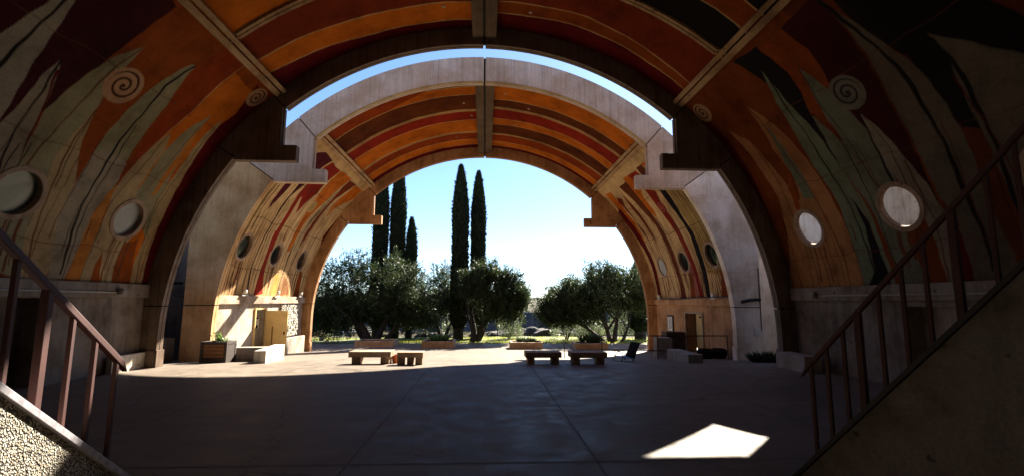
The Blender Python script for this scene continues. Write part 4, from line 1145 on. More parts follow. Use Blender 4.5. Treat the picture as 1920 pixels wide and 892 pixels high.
MB().add(*lathe(prof)).build("pot_body", M['terra'], ob, local=True, smooth=False)

def planter(x, y, w, dpt, h, label, rz=0.0, mat='planter'):
    z = zfl(y + dpt / 2) if y < 31 else -0.9
    r = empty("concrete_planter", (x, y, z), R_(rz))
    tag(r, label, "planter", "concrete planter boxes along the edge of the plaza")
    t = 0.14
    mb = MB().box(-w / 2, w / 2, 0, t, -0.12, h).box(-w / 2, w / 2, dpt - t, dpt, -0.12, h)
    mb.box(-w / 2, -w / 2 + t, t, dpt - t, -0.12, h).box(w / 2 - t, w / 2, t, dpt - t, -0.12, h)
    mb.build("box_wall", M[mat], r, bevel=0.012, local=True)
    MB().box(-w / 2 + t + .003, w / 2 - t - .003, t + .003, dpt - t - .003, -0.1, h - 0.05).build("soil", M['soil'], r, local=True)
    return r
planter(-6.25, 28.6, 2.25, 1.6, 0.36, "concrete planter box at the foot of the big olive behind the sunlit benches")
planter(-2.53, 27.7, 1.82, 1.7, 0.40, "sunlit concrete planter box filled with a spiky green succulent")
planter(2.42, 26.9, 1.80, 1.4, 0.38, "concrete planter box with low dark succulents in front of the gap in the trees")
planter(5.95, 26.4, 1.80, 1.4, 0.36, "concrete planter box with a dark bush under the right olive")

# ------------------------------------------------------------------ foliage
def blades(P, D, L, Wd, curl=0.0):
    """narrow pointed leaves: base points, directions, lengths, widths -> verts, quads"""
    n = len(P)
    D = D / (np.linalg.norm(D, axis=1, keepdims=True) + 1e-9)
    up = rng.normal(size=(n, 3))
    s = np.cross(D, up); s /= (np.linalg.norm(s, axis=1, keepdims=True) + 1e-9)
    L = np.broadcast_to(np.asarray(L, float).reshape(-1, 1), (n, 1)); Wd = np.broadcast_to(np.asarray(Wd, float).reshape(-1, 1), (n, 1))
    mid = P + D * L * 0.5
    a, b, c, d = P, mid + s * Wd * 0.5, P + D * L, mid - s * Wd * 0.5
    if curl: c = c + np.array([0, 0, -1.0]) * L * curl
    V = np.stack([a, b, c, d], 1).reshape(-1, 3)
    F = np.arange(4 * n).reshape(n, 4)
    return V, F

def foliage(name, V, F, mat, par, tint):
    o = mesh_np(name, V, F, mat, par, local=True)
    point_attr(o, "tint", np.repeat(tint, 4))
    return o

def clump_points(ells, n, shell_=0.62):
    """points spread through ellipsoid clumps, denser towards their surfaces; returns points and outward directions"""
    vol = np.array([e[3] * e[4] * e[5] for e in ells]) ** 0.75; vol /= vol.sum()
    P, D = [], []
    for e, c in zip(ells, rng.multinomial(n, vol)):
        d = rng.normal(size=(c, 3)); d /= np.linalg.norm(d, axis=1, keepdims=True)
        r = shell_ + (1 - shell_) * rng.random((c, 1)) ** 0.7
        r = np.where(rng.random((c, 1)) < 0.3, rng.random((c, 1)) * shell_, r)
        P.append(np.array(e[:3]) + d * r * np.array(e[3:6])); D.append(d)
    return np.concatenate(P), np.concatenate(D)

def limb(mb, p0, d, ln, r0, depth, tips):
    pts = [Vector(p0)]; rad = [r0]
    d = Vector(d).normalized()
    n = 5
    for i in range(n):
        d = (d + Vector((random.uniform(-.22, .22), random.uniform(-.22, .22), random.uniform(-.06, .2)))).normalized()
        pts.append(pts[-1] + d * ln / n); rad.append(r0 * (1 - 0.5 * (i + 1) / n))
    mb.tube(pts, rad, 6)
    if depth > 0:
        for k in range(3 if depth > 1 else 2):
            i = random.choice([2, 3, 4, 5])
            nd = (d + Vector((random.uniform(-1, 1), random.uniform(-1, 1), random.uniform(-.2, .6)))).normalized()
            limb(mb, pts[i], nd, ln * random.uniform(.55, .8), rad[i] * .62, depth - 1, tips)
    else:
        tips.append(pts[-1])

def olive(x, y, ells, trunks, n, label, mat='olive', group="olive trees behind the plaza", leafL=0.17, leafW=0.05, name="olive_tree"):
    z = float(ghgt(np.array([x]), np.array([y]))[0]) - 0.02
    r = empty(name, (x, y, z)); tag(r, label, "tree", group)
    mb = MB(); tips = []
    for (dx, dy, tx, ty, ln, rad) in trunks:
        limb(mb, (dx, dy, -0.15), (tx, ty, 1), ln, rad, 3, tips)
    mb.build("trunk", M['bark'], r, local=True, smooth=True)
    # many sub-clumps scattered on the big ones make the outline uneven
    sub = []
    for e in ells:
        for _ in range(int(22 * (e[3] * e[4] * e[5]) ** 0.34)):
            d = rng.normal(size=3); d /= np.linalg.norm(d); d[2] = abs(d[2]) * .9 - .25 if rng.random() < .7 else d[2]
            q = np.array(e[:3]) + d * np.array(e[3:6]) * rng.uniform(.45, 1.12)
            s = rng.uniform(.2, .58)
            sub.append((q[0], q[1], q[2], s, s, s * rng.uniform(.75, 1.3)))
    ph = rng.uniform(0, 6, 3)
    sub = [q for q in sub if math.sin(q[0] * 2.3 + ph[0]) + math.sin(q[2] * 2.9 + ph[1]) + math.sin(q[1] * 2.1 + ph[2] + q[0]) > -1.15]
    for e in ells:                       # plumes of shoots that break the outline
        for _ in range(9):
            d = rng.normal(size=3); d[2] = abs(d[2]) * .8 - .1; d /= np.linalg.norm(d)
            q = np.array(e[:3]) + d * np.array(e[3:6]) * .92
            g = d * .6 + np.array([0, 0, .7]) + rng.normal(size=3) * .3; g /= np.linalg.norm(g)
            for j in range(4):
                s = (.30, .24, .17, .10)[j]
                sub.append((*(q + g * .27 * j), s, s, s * 1.25))
    P1, D1 = clump_points(sub, n // 5)
    D1 = D1 * 0.8 + np.array([0, 0, 0.75]) + rng.normal(size=D1.shape) * 0.35
    D1 /= np.linalg.norm(D1, axis=1, keepdims=True)
    sl = rng.uniform(.15, .5, (len(P1), 1)) * np.where(rng.random((len(P1), 1)) < .15, 1.9, 1.0)
    k = 8
    t = np.tile(np.linspace(0.05, 1, k), len(P1)).reshape(-1, 1)
    Pb = np.repeat(P1, k, 0) + np.repeat(D1 * sl, k, 0) * t
    Db = np.repeat(D1, k, 0) * 0.9 + rng.normal(size=Pb.shape) * 0.55
    Lb = leafL * rng.uniform(.7, 1.3, len(Pb)); Wb = leafW * rng.uniform(.7, 1.3, len(Pb))
    V, F = blades(Pb, Db, Lb, Wb)
    tint = np.clip(np.repeat(rng.random(len(P1)) ** 2, k) * .6 + rng.random(len(Pb)) ** 2 * .5, 0, 1)
    foliage("crown", V, F, M[mat], r, tint)
    return r

olive(-7.6, 33.4, [(-0.9, 0, 3.9, 2.3, 2.2, 1.7), (1.4, .2, 4.0, 2.1, 2.0, 1.7), (-2.7, .2, 2.5, 1.6, 1.7, 1.6), (3.0, .3, 2.7, 1.5, 1.6, 1.3), (0.2, -.2, 2.7, 2.4, 1.8, 1.2), (-3.3, .2, 1.6, 1.1, 1.2, 1.2), (-2.6, .1, .95, 1.2, 1.0, .7), (3.4, .1, 1.2, .9, .9, .8), (-.9, .9, 1.5, 1.3, .8, .8), (1.5, 1.0, 1.5, 1.3, .8, .8), (-1.6, -.3, 2.0, 1.5, 1.2, .9), (2.2, -.2, 2.0, 1.5, 1.2, .9)],
      [(0, 0, -.25, 0, 2.6, .30), (.35, .1, .3, .1, 2.5, .24), (.75, .1, .6, 0, 2.4, .18), (-.2, .2, -.7, .1, 2.3, .18)], 64000,
      "largest olive tree, a broad dark crown hanging almost to the ground at left")
olive(-3.6, 40.5, [(0, 0, 3.6, 1.9, 1.6, 2.0), (0.9, 0, 2.4, 1.4, 1.3, 1.5), (-.9, 0, 2.2, 1.3, 1.3, 1.4)],
      [(0, 0, .1, 0, 2.2, .18), (.2, 0, .5, 0, 2.0, .14)], 24000, "slender lighter olive tree standing behind the gap left of the middle cypress", mat='olive')
olive(-0.75, 33.6, [(1.6, 0, 3.1, 1.75, 1.6, 1.45), (0.2, .3, 3.6, 1.05, 1.1, 1.5), (2.5, 0, 2.4, 1.25, 1.2, 1.1), (1.2, .1, 4.0, 1.2, 1.2, 1.0), (2.9, 0, 2.9, 1.0, 1.0, 1.3), (2.0, 0, 1.7, 1.0, 1.0, .6)],
      [(0, 0, .12, 0, 2.2, .26), (.1, 0, .55, 0, 2.5, .2), (.25, .1, .9, .1, 2.2, .13)], 42000,
      "olive tree with a leaning fork, right beside the pair of tall cypresses")
olive(9.0, 33.2, [(-1.0, 0, 3.5, 1.8, 1.8, 1.5), (1.0, 0, 3.7, 1.7, 1.7, 1.4), (-3.0, .1, 2.9, 1.5, 1.5, 1.35), (-3.6, .2, 2.2, 1.1, 1.2, .9), (2.0, 0, 2.5, 1.1, 1.3, 1.2), (-1.4, 0, 2.5, 1.9, 1.5, 1.0), (-3.9, .2, 1.6, 1.1, 1.0, .8), (-2.2, 0, 1.8, 1.4, 1.2, .7)],
      [(0, 0, .25, 0, 2.5, .2), (-.1, .1, -.5, .1, 2.8, .2), (-.35, .2, -.95, 0, 2.9, .16), (.3, 0, .6, 0, 2.2, .12)], 60000,
      "broad olive tree with bare slanting branches on the right of the arch")
# pale shrubs under the trees
def shrub(x, y, rx, rz_, n, label, mat='olivepale', group="pale shrubs under the trees", L=0.12, Wd=0.04):
    z = float(ghgt(np.array([x]), np.array([y]))[0])
    r = empty("shrub", (x, y, z)); tag(r, label, "shrub", group)
    sub = []
    for _ in range(26):
        t = rng.uniform(0, 6.28); q = rng.uniform(0, 1) ** .5
        sub.append((math.cos(t) * rx * q, math.sin(t) * rx * .8 * q, rng.uniform(.15, 1) * rz_, rx * .28, rx * .28, rz_ * .25))
    P1, D1 = clump_points(sub, n)
    D1 = D1 + np.array([0, 0, .8]) + rng.normal(size=D1.shape) * .4
    V, F = blades(P1, D1, L * rng.uniform(.7, 1.4, len(P1)), Wd)
    foliage("leaves", V, F, M[mat], r, rng.random(len(P1)))
    mb = MB()
    for k in range(7):
        t = 6.28 * k / 7
        mb.tube([(0, 0, -.1), (math.cos(t) * rx * .4, math.sin(t) * rx * .4, rz_ * .5), (math.cos(t) * rx * .7, math.sin(t) * rx * .7, rz_ * .85)], [.03, .02, .01], 5)
    mb.build("stem", M['bark'], r, local=True)
shrub(6.1, 35.5, 1.2, 2.1, 5200, "tall pale green shrub under the left edge of the right olive")
shrub(8.3, 36.5, 1.3, 1.6, 4000, "yellowish shrub showing between the branches of the right olive")
shrub(10.8, 37.0, 1.1, 2.6, 3500, "grey green shrub at the far right behind the olive trunk")
shrub(1.9, 36.5, 1.0, 1.9, 3800, "yellow green shrub under the leaning olive")
shrub(-11.9, 37.5, 1.0, 2.2, 3500, "grey feathery shrub at the far left above the concrete seat wall")
shrub(-2.6, 42, .9, 1.5, 2400, "small pale shrub behind the foot of the middle cypress")

def cypress(x, y, h, w, label, bare=0.5, lean=0.0):
    z = float(ghgt(np.array([x]), np.array([y]))[0])
    r = empty("cypress_tree", (x, y, z)); tag(r, label, "tree", "tall columnar cypress trees")
    MB().tube([(0, 0, -.2), (0, 0, h * .5), (lean, 0, h * .97)], [w * .32, w * .25, .02], 8).build("trunk", M['bark'], r, local=True)
    prof = lambda t: (w / 2) * np.clip(np.minimum(1.0, (t + .03) / .10), 0, 1) * np.clip((1 - t) / .30, 0, 1) ** .62 * (0.94 + .06 * np.sin(9 * t))
    # dense inner body
    n, m = 60, 18
    V = []
    for i in range(n + 1):
        t = i / n
        for k in range(m):
            a = 6.283 * k / m
            rr = prof(np.array(t)) * 0.86 * (1 + .14 * math.sin(5 * a + 13 * t) * math.sin(31 * t + 2 * a) + rng.normal() * .06)
            V.append((rr * math.cos(a) + lean * t, rr * math.sin(a), bare + t * (h - bare)))
    F = [(i * m + k, i * m + (k + 1) % m, (i + 1) * m + (k + 1) % m, (i + 1) * m + k) for i in range(n) for k in range(m)]
    N = int(2100 * h * w)
    t = rng.random(N) ** 1.0; a = rng.random(N) * 6.283
    rr = prof(t) * rng.uniform(.72, 1.0, N) ** .8 * np.where(rng.random(N) < .12, 1.12, 1.0) * (1 + .16 * np.sin(5 * a + 13 * t * 3) * np.sin(40 * t + 2 * a))
    P = np.stack([rr * np.cos(a) + lean * t, rr * np.sin(a), bare + t * (h - bare)], 1)
    D = np.stack([np.cos(a) * .35, np.sin(a) * .35, np.ones(N)], 1) + rng.normal(size=(N, 3)) * .22
    V2, F2 = blades(P, D, rng.uniform(.12, .32, N), .06)
    # a few stray shoots
    ns = 60
    t = rng.uniform(.05, .95, ns); a = rng.random(ns) * 6.283
    P = np.stack([prof(t) * .9 * np.cos(a), prof(t) * .9 * np.sin(a), bare + t * (h - bare)], 1)
    D = np.stack([np.cos(a), np.sin(a), np.full(ns, .8)], 1)
    V3, F3 = blades(np.repeat(P, 5, 0) + rng.normal(size=(ns * 5, 3)) * .04, np.repeat(D, 5, 0) + rng.normal(size=(ns * 5, 3)) * .35, .36, .07)
    nv = len(V)
    VV = np.concatenate([np.array(V), V2, V3]); FF = np.concatenate([np.array(F), F2 + nv, F3 + nv + len(V2)])
    o = mesh_np("crown", VV, FF, M['cypress'], r, local=True)
    point_attr(o, "tint", np.concatenate([np.zeros(nv), np.repeat(rng.random(N + ns * 5), 4)]))
cypress(-1.85, 35.9, 13.0, 1.22, "tallest cypress, in the middle, its lower trunk in front of the stony bank")
cypress(-0.52, 37.2, 12.9, 1.12, "slightly shorter cypress just right of the tallest one")
cypress(-6.85, 37.8, 13.9, 1.18, "thick tall cypress cut off by the arch, rising behind the big olive")
cypress(-8.0, 37.0, 13.4, 1.14, "outer cypress showing behind the concrete bracket at left")
cypress(-5.75, 37.8, 9.3, .85, "shortest thin cypress with a sharp tip, right of the thick one")
cypress(11.9, 36.5, 6.0, 1.5, "dark cypress half hidden by the right leg of the arch")
# ------------------------------------------------------------------ planting in the boxes
def spiky(x, y, z, n, L, Wd, spread, label, mat='plant', name="succulent_plant", group="plants in the planter boxes", clumps=1, w=0.0, up=.8):
    r = empty(name, (x, y, z)); tag(r, label, "plant", group)
    P, D = [], []
    for c in range(clumps):
        ox = (rng.random() - .5) * w; oy = (rng.random() - .5) * w * .4
        m = n // clumps
        a = rng.random(m) * 6.283; e = rng.uniform(.15, 1, m)
        P.append(np.stack([ox + np.cos(a) * .04, oy + np.sin(a) * .04, np.zeros(m)], 1))
        D.append(np.stack([np.cos(a) * spread * e, np.sin(a) * spread * e, np.full(m, up)], 1))
    P = np.concatenate(P); D = np.concatenate(D)
    V, F = blades(P, D, L * rng.uniform(.6, 1.1, len(P)), Wd)
    foliage("leaves", V, F, M[mat], r, rng.random(len(P)))
spiky(-2.4, 28.5, zfl(28.5) + .33, 420, .46, .05, 1.0, "bushy green spiky succulent in the sunlit planter box", clumps=7, w=1.1)
spiky(2.35, 27.6, zfl(27.6) + .31, 260, .36, .06, 1.0, "low dark succulents in the planter in front of the gap in the trees", mat='plantdark', clumps=5, w=1.2)
spiky(5.9, 27.1, zfl(27.1) + .30, 420, .62, .06, .8, "dark bush in the planter under the right olive", mat='plantdark', clumps=8, w=1.0)
shr = None
# slatted timber planter with its leafy plant
z0 = zfl(16.0)
tp = empty("timber_planter", (-8.27, 15.65, z0)); tag(tp, "dark timber planter with brown slats in front of the left wall", "planter")
w, dp, h = .80, .6, .66
fr = MB()
for sx in (-1, 1):
    for yy in (0, dp - .08):
        fr.box(sx * w / 2 - (.09 if sx > 0 else 0), sx * w / 2 + (.09 if sx < 0 else 0), yy, yy + .08, -.06, h)
fr.box(-w / 2 + .09, w / 2 - .09, 0.0, .08, h - .09, h).box(-w / 2 + .09, w / 2 - .09, 0.0, .08, -.02, .16)
fr.box(-w / 2 + .09, w / 2 - .09, dp - .08, dp, h - .09, h).box(-w / 2, -w / 2 + .08, .08, dp - .08, h - .09, h).box(w / 2 - .08, w / 2, .08, dp - .08, h - .09, h)
fr.build("frame", M['darkwood'], tp, bevel=.006, local=True)
for k in range(4):
    zz0 = .165 + k * .112
    MB().box(-w / 2 + .092, w / 2 - .092, .02, .05, zz0, zz0 + .104).build("slat", M['slat'], tp, bevel=.004, local=True)
for sx in (-w / 2 + .01, w / 2 - .04): MB().box(sx, sx + .03, .085, dp - .085, .02, h - .095).build("side_panel", M['darkwood'], tp, local=True)
MB().box(-w / 2 + .05, w / 2 - .05, .06, dp - .09, .1, h - .06).build("soil", M['soil'], tp, local=True)
pl = empty("leafy_plant", (-8.22, 15.9, z0 + .60)); tag(pl, "bright green leafy plant growing from the timber planter", "plant")
P, D = [], []
for sx, sy, sz, n in ((-.03, 0, .15, 26), (-.14, .02, .27, 12), (-.08, 0, .22, 14), (.22, 0, .08, 9), (.05, .0, .10, 18)):
    q = rng.normal(size=(n, 3)) * np.array([.045, .05, .035]) + np.array([sx, sy, sz]); P.append(q); D.append(rng.normal(size=(n, 3)) + np.array([0, 0, .3]))
P = np.concatenate(P); D = np.concatenate(D)
V, F = blades(P, D, .085, .06)
foliage("leaves", V, F, M['plant'], pl, rng.random(len(P)))
MB().tube([(0, 0, -.06), (-.05, 0, .12), (-.14, .02, .27)], [.015, .012, .006], 5).tube([(.05, 0, -.06), (.22, 0, .07)], [.012, .006], 5).build("stem", M['bark'], pl, local=True)

# L-shaped concrete seat on the left
se = empty("corner_bench", (-7.3, 15.6, zfl(16)))
tag(se, "L-shaped low concrete seat with one end catching the sun, before the open tan door", "bench")
zs = zfl(17.2)
MB().box(-8.02, -7.32, 15.9, 18.2, -.5, zs + .47).build("seat_end", M['pale'], se)
bpy.data.objects.remove(se.children[0])
def orient(mb, cx, cy, rz):
    c, s_ = math.cos(rz), math.sin(rz)
    mb.v = [(cx + x * c - y * s_, cy + x * s_ + y * c, z) for x, y, z in mb.v]
    return mb
orient(MB().box(-.17, .17, 0, 2.3, -.4, .29), -6.68, 15.25, R_(9)).build("seat_end", M['pale'], se, bevel=.015)
orient(MB().box(-1.55, -.18, 1.35, 1.7, -.4, .275), -6.68, 15.25, R_(9)).build("seat_back", M['wall'], se, bevel=.015)
# low wall block by the left leg
wallthing("low pale concrete wall running to the foot of the left leg, half in sun", [(-9.12, -8.98, 12.55, 13.70, -.05, .42)], M['pale'], name="low_wall", bevel=.012)
wallthing("low brown concrete block at the foot of the right leg in deep shade", [(8.42, 8.9, 12.35, 13.6, -.05, .42)], M['wall'], name="low_wall", bevel=.012)

# concrete seat walls out at the edge of the turf
def seatwall(x, y, rz, label):
    r = empty("concrete_seat_wall", (x, y, -.93), R_(rz)); tag(r, label, "bench")
    MB().box(-1.2, 1.2, 0, .55, .38, .52).build("seat", M['wall'], r, bevel=.01, local=True)
    MB().box(-1.2, 1.2, .45, .6, .525, 1.25).build("backrest", M['wall'], r, bevel=.01, local=True)
    for q in (-.95, .75): MB().box(q, q + .2, .08, .44, -.1, .378).build("leg", M['wall'], r, local=True)
seatwall(-11.1, 33.6, 75, "high-backed concrete seat in shade at the left edge of the turf")
seatwall(10.75, 28.6, -80, "high-backed concrete seat in shade by the right leg of the arch")

# park bench and white chair far left
pb = empty("park_bench", (-9.55, 38.6, -1.05), R_(6)); tag(pb, "slatted park bench on the turf under the big olive", "bench")
for k in range(4):
    MB().box(-.95, .95, .08 + .11 * k, .17 + .11 * k, .42, .45).build("seat_slat", M['paper'], pb, local=True)
for k in range(3):
    MB().box(-.95, .95, .56, .59, .55 + .14 * k, .64 + .14 * k).build("back_slat", M['paper'], pb, local=True)
for q in (-.85, .8):
    MB().box(q, q + .05, .08, .14, -.1, .418).box(q, q + .05, .592, .65, -.1, .95).box(q, q + .05, .142, .59, .36, .415).build("leg", M['darksteel'], pb, local=True)
wc = empty("garden_chair", (-11.2, 39.0, -1.08), R_(20)); tag(wc, "small pale blue metal chair at the left end of the park bench", "chair")
M['paleblue'] = plain("pale_blue_enamel", (.42, .55, .72), .4)
MB().box(-.22, .22, -.22, .22, .43, .46).build("seat", M['paleblue'], wc, local=True)
MB().box(-.22, .22, .2, .23, .6, .9).build("backrest", M['paleblue'], wc, local=True)
for a in (-.2, .18):
    for b in (-.2, .19): MB().box(a, a + .025, b, b + .025, -.1, .428 if b < 0 else .9).build("leg", M['paleblue'], wc, local=True)

# black chair with blue seat at the right
ch = empty("sling_chair", (4.75, 16.2, zfl(16.4)), R_(-75)); tag(ch, "black sling chair with a blue seat standing by the shaded bench", "chair")
MB().prism_x([(-.22, .16), (.22, .11), (.22, .135), (-.22, .185)], -.25, .25).build("seat", M['blue'], ch, local=True)
mb = MB()
mb.prism_x([(.20, .12), (.46, .62), (.50, .61), (.24, .10)], -.25, .25)
mb.build("backrest", M['black'], ch, local=True)
for xx in (-.26, .26):
    pts = [(xx, -.24 + .0 * k, 0) for k in range(1)]
    pts = [(xx, -.26 + .48 * t, .30 * math.sin(math.pi * t) + .0) for t in np.linspace(0, 1, 8)]
    MB().tube([(a, b, max(c, .012)) for a, b, c in pts], .012, 6).build("leg", M['black'], ch, local=True)
    MB().tube([(xx, .2, .012), (xx, .44, .56)], .012, 6).build("leg", M['black'], ch, local=True)

# right side: pedestal, cabinet, low block, pots, agave
pe = wallthing("pale concrete pedestal block against the painted right wall of the farther vault", [(6.55, 7.10, 17.9, 18.4, -.5, .48)], M['greywall'], name="concrete_pedestal", cat="block", bevel=.012)
cb = empty("wall_cabinet", (8.2, 20.4, -.4)); tag(cb, "dark waist-high cabinet left of the yellow door", "cabinet")
MB().box(7.9, 8.75, 20.6, 21.2, -.6, .52).build("cabinet_body", M['darkwood'], cb, bevel=.01)
for k in range(2): MB().box(7.92 + .42 * k, 8.31 + .42 * k, 20.57, 20.598, -.4, .48).build("cabinet_door", M['darkwood'], cb, bevel=.006)
wallthing("low grey concrete block on the floor in front of the right rail", [(6.42, 6.88, 14.9, 16.7, -.4, .20)], M['greywall'], name="concrete_block", cat="block", bevel=.015)
for x, y, lab in ((8.15, 17.5, "round dark pot nearer the low grey concrete block"), (8.75, 17.7, "round dark pot nearer the end post of the rail")):
    r = empty("round_pot", (x, y, zfl(y))); tag(r, lab, "pot", "round dark pots by the right rail")
    MB().add(*lathe([(0, -.05), (.16, -.05), (.27, .08), (.30, .2), (.26, .33), (.21, .36), (.2, .33), (.0, .3)], 22)).build("pot_body", M['black'], r, local=True, smooth=True)
    MB().add(*lathe([(0, .335), (.19, .33)], 16)).build("soil", M['soil'], r, local=True)
spiky(9.15, 15.3, zfl(15.3) - .02, 700, .40, .05, 1.2, "dark spiky agave clump at the foot of the right white wall", mat='plantdark', group="agaves", clumps=10, w=.9, name="agave_plant")
spiky(12.3, 9.4, -.3, 220, 1.1, .09, .6, "dark plant seen through the opening under the right cornice", mat='plantdark', group="agaves", clumps=4, w=1.2, name="agave_plant")

# rail along the right side
rl = empty("pipe_railing", (9.0, 17.3, zfl(17.3))); tag(rl, "thin dark two-bar pipe railing on the right of the farther vault", "railing")
path = [(8.92, 17.35), (7.35, 16.5), (5.3, 15.7)]
path = [(8.75, 17.0), (6.3, 17.25), (4.6, 18.6)]
def rz3(q, h): return (q[0], q[1], zfl(q[1]) + h)
for h, nm in ((.82, "top_bar"), (.30, "lower_bar")):
    MB().tube([rz3(q, h) for q in path], .018, 6).build(nm, M['darksteel'], rl)
for q in path:
    MB().tube([rz3(q, -.05), rz3(q, .818)], .02, 6).build("post", M['darksteel'], rl)
pr2 = empty("slim_post", (3.05, 18.0, zfl(18))); tag(pr2, "slim dark metal post between the two shaded benches", "post")
MB().tube([(0, 0, -.05), (0, 0, .62)], .014, 6).tube([(0, 0, .62), (0, 0, .66)], .022, 6).build("shaft", M['darksteel'], pr2, local=True)
pg = empty("path_light", (1.15, 40.2, -1.1)); tag(pg, "short dark post light on the turf below the stony bank", "post")
MB().tube([(0, 0, -.1), (0, 0, .95)], .04, 8).build("shaft", M['black'], pg, local=True)
MB().add(*lathe([(0, .95), (.12, .95), (.14, 1.1), (.1, 1.2), (0, 1.22)], 12)).build("lamp_head", M['black'], pg, local=True)

# wall boxes, panel, notices, relief, spotlights
bx = empty("junction_box", (9.45, 16.25, .8)); tag(bx, "small pale electrical box low on the white front wall at right", "electrical box")
MB().box(9.36, 9.56, 16.22, 16.308, .70, .92).build("cover", M['white'], bx, bevel=.008)
MB().tube([(9.62, 16.28, .9), (9.62, 16.28, 3.0)], .014, 6).tube([(9.562, 16.28, .75), (9.62, 16.28, .9)], .01, 6).build("conduit", M['darksteel'], bx)
cd = MB().tube([(8.95, 16.27, 1.80), (9.25, 16.26, 1.86), (9.64, 16.27, 1.90)], .035, 7).tube([(8.95, 16.27, 1.86), (9.3, 16.24, 1.93), (9.64, 16.27, 1.93)], .02, 6).build("cable_bundle", M['darksteel'])
tag(cd, "dark bundle of cables running along the right white wall at cornice height", "cable")
fp = empty("framed_panel", (9.15, 23.3, .75)); tag(fp, "tall narrow framed panel with dark brush marks on the right wall", "picture")
MB().box(9.13, 9.18, 22.95, 23.65, .35, 1.16).build("frame", M['darkwood'], fp)
bp = MB().box(9.118, 9.128, 23.02, 23.58, .42, 1.09).build("sheet", M['paper'], fp)
mk = MB()
for k in range(14):
    zc_, yc_ = .5 + .04 * k, 23.3 + .12 * math.sin(k * 2.1)
    mk.box(9.108, 9.116, yc_ - .05 - .05 * (k % 3), yc_ + .06, zc_, zc_ + .024)
mk.build("brush_marks", M['black'], bp)
pn = empty("notice_sheet", (-9.33, 20.62, 1.0)); tag(pn, "pale notice sheet with dark marks hanging in the open doorway at left", "notice")
MB().box(-9.355, -9.345, 20.35, 20.95, .62, 1.12).build("sheet", M['paper'], pn)
MB().box(-9.34, -9.335, 20.4, 20.9, 1.04, 1.10).box(-9.34, -9.335, 20.42, 20.56, .66, .76).box(-9.34, -9.335, 20.66, 20.84, .64, .78).build("marks", M['black'], pn)
rp = empty("relief_panel", (-9.12, 23.5, .9)); tag(rp, "pale rough relief panel of stacked tiles on the wall beside the open tan door", "wall relief")
MB().box(-9.187, -9.15, 22.55, 24.55, .12, 1.62).build("backing", M['wall'], rp)
mb = MB()
for i in range(16):
    for j in range(13):
        if rng.random() < .1: continue
        y_, z_ = 22.58 + .123 * i + rng.normal() * .008, .15 + .112 * j + rng.normal() * .008
        a, b, d = rng.uniform(.04, .057), rng.uniform(.035, .052), rng.uniform(.015, .07)
        mb.box(-9.148, -9.148 + d, y_ + .06 - a, y_ + .06 + a, z_ + .055 - b, z_ + .055 + b)
mb.build("relief_tiles", M['relief'], rp)
lw2 = wallthing("rough brown low wall under the relief panel by the left leg of the arch", [(-9.1, -8.85, 22.3, 24.9, -1.0, .08)], M['wall'], name="low_wall", bevel=.02)

def spot(x, y, z, sgn, label, group):
    r = empty("spotlight", (x, y, z)); tag(r, label, "spotlight", group)
    MB().tube([(sgn * .12, 0, -.02), (0, 0, 0)], .018, 6).build("bracket_arm", M['white'], r, local=True)
    MB().add(*lathe([(0, -.02), (.06, -.02), (.075, .05), (.07, .12), (0, .14)], 14)).build("lamp_head", M['white'], r, local=True, smooth=True)
    MB().box(-.02, .02, -.22, .22, -.09, -.06).build("junction_bar", M['white'], r, local=True)
GS = "white spotlights along the cornices"
for y, lab in ((18.85, "white spotlight on the left cornice, above the leafy plant"), (21.75, "white spotlight on the left cornice, above the open tan door"), (24.4, "white spotlight on the left cornice, above the relief panel")):
    spot(-8.98, y, 2.06, -1, lab, GS)
for y, lab in ((18.4, "white spotlight on the right cornice of the farther vault, nearer its front edge"), (24.3, "white spotlight on the right cornice, above the framed panel")):
    spot(8.98, y, 2.02, 1, lab, GS)
for s, lab in ((-1, "grey fixture with a long conduit on the left cornice of the nearer vault"), (1, "grey fixture with a long conduit on the dark right cornice of the nearer vault")):
    r = empty("conduit_fixture", (s * 9.0, 12.5, 2.02)); tag(r, lab, "light fixture", "fixtures on the nearer cornices")
    MB().tube([(s * 9.03, 12.5, 1.99), (s * 9.03, 6.0, 1.99)], .02, 6).build("conduit", M['greypanel'], r)
    MB().add(*[(lambda v, f: ([(s * 8.98 + a * 1.0, 12.62 + b, 2.0 + c) for a, b, c in v], f))(*lathe([(0, -.06), (.07, -.06), (.09, .02), (.05, .1), (0, .1)], 12))][0]).build("lamp_head", M['greypanel'], r)
cbm = MB()
cbm.tube([(8.99, 16.9, 2.0), (9.0, 20, 1.99), (9.0, 22, 1.92), (9.0, 25.1, 1.96)], .02, 6)
tag(cbm.build("cornice_cable", M['darksteel']), "dark cable lying along the top of the right cornice", "cable")

# patches on the wall seen through the right opening
wp = wallthing("pale flaking patches of paint on the wall beyond the right opening", [(13.17, 13.195, 10.6, 11.1, .9, 1.25), (13.17, 13.195, 11.5, 11.75, 1.2, 1.6)], M['white'], name="paint_patch", cat="patch")

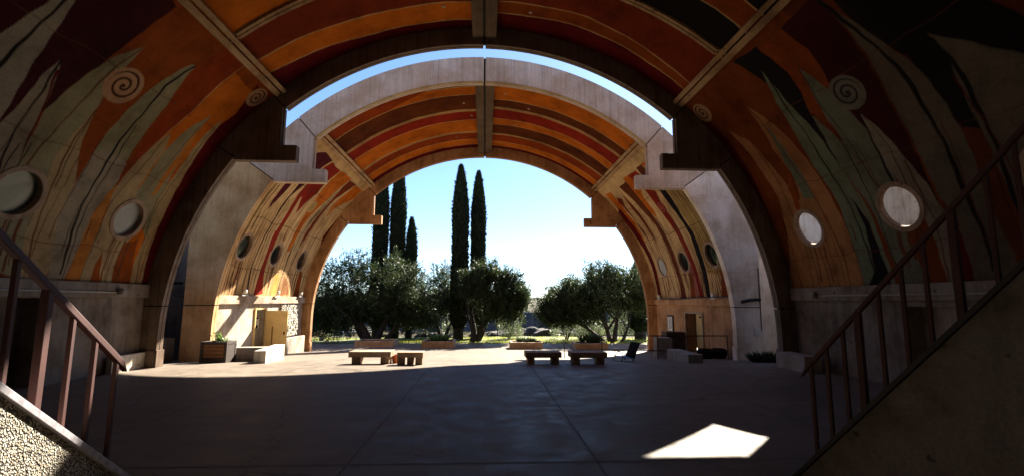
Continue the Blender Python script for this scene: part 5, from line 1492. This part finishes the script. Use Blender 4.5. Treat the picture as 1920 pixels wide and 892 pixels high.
# ------------------------------------------------------------------ turf, dry grass, boulders
n = 15000
gx = rng.uniform(-13.5, 13.5, n); gy = 31.75 + rng.random(n) ** 1.3 * 7
gz = ghgt(gx, gy) + .05
pat = fbm(gx * .5, gy * .5, 21, 3)
keep = pat > -.35
P = np.stack([gx, gy, gz], 1)[keep]
D = rng.normal(size=P.shape) * .35 + np.array([0, 0, 1])
V, F = blades(P, D, rng.uniform(.05, .14, len(P)), .03)
o = mesh_np("grass", V, F, M['grass']); point_attr(o, "tint", np.repeat(rng.random(len(P)), 4)); tag(o, kind='stuff')
n = 9000
gx = rng.uniform(-16, 22, n); gy = rng.uniform(40, 58, n); gz = ghgt(gx, gy)
keep = fbm(gx * .4, gy * .4, 22, 3) > -.1
P = np.stack([gx, gy, gz], 1)[keep]
D = rng.normal(size=P.shape) * .45 + np.array([0, 0, 1])
V, F = blades(P, D, rng.uniform(.15, .5, len(P)), .06)
o = mesh_np("dry_grass", V, F, M['drygrass']); point_attr(o, "tint", np.repeat(rng.random(len(P)), 4)); tag(o, kind='stuff')
# low scrub on the mesa top
n = 5000
gx = rng.uniform(-130, 130, n); k = rng.uniform(3.5, 70, n)
ed = np.interp(gx, ux, edge)
gz = np.interp(k, PU, PZ)
P = np.stack([gx, ed + k, gz], 1)
P = np.repeat(P, 6, 0) + rng.normal(size=(n * 6, 3)) * np.array([.5, .5, .15])
D = rng.normal(size=P.shape) + np.array([0, 0, .8])
V, F = blades(P, D, rng.uniform(.4, .9, len(P)), .35)
o = mesh_np("scrub", V, F, M['plantdark']); point_attr(o, "tint", np.repeat(rng.random(len(P)), 4)); tag(o, kind='stuff')

def boulder(seed, s):
    bm = bmesh.new(); bmesh.ops.create_icosphere(bm, subdivisions=3, radius=1)
    r = np.random.default_rng(seed)
    pl = r.normal(size=(9, 3)); pl /= np.linalg.norm(pl, axis=1, keepdims=True); off = r.uniform(.55, .85, 9)
    for v in bm.verts:
        c = np.array(v.co)
        for q, o_ in zip(pl, off):
            d = c @ q
            if d > o_: c = c - q * (d - o_)
        v.co = Vector(c * (1 + r.normal() * .015))
    me = bpy.data.meshes.new("boulder"); bm.to_mesh(me); bm.free(); me.materials.append(M['rock'])
    return me
bms = [boulder(k, 1) for k in range(6)]
SZ = ("small", "middling", "large")
k = 0
spots = [(rng.uniform(-9, 9), rng.uniform(39.5, 47)) for _ in range(44)] + [(rng.uniform(0.5, 6.5), rng.uniform(40.5, 52)) for _ in range(70)]
for x, y in spots:
    if abs(y - 40.2) < 1 and abs(x - 1.15) < .6: continue
    s = rng.uniform(.18, .6) if k % 4 else rng.uniform(.5, .75)
    o = bpy.data.objects.new("boulder", bms[k % 6]); COL.objects.link(o)
    o.location = (x, y, float(ghgt(np.array([x]), np.array([y]))[0]) + s * .2)
    o.scale = (s * rng.uniform(.9, 1.6), s, s * rng.uniform(.55, .9)); o.rotation_euler = (rng.uniform(-.3, .3), rng.uniform(-.3, .3), rng.uniform(0, 6.28))
    tag(o, "dark basalt boulder lying in the dry grass of the bank behind the trees", "boulder", "basalt boulders on the bank")
    k += 1
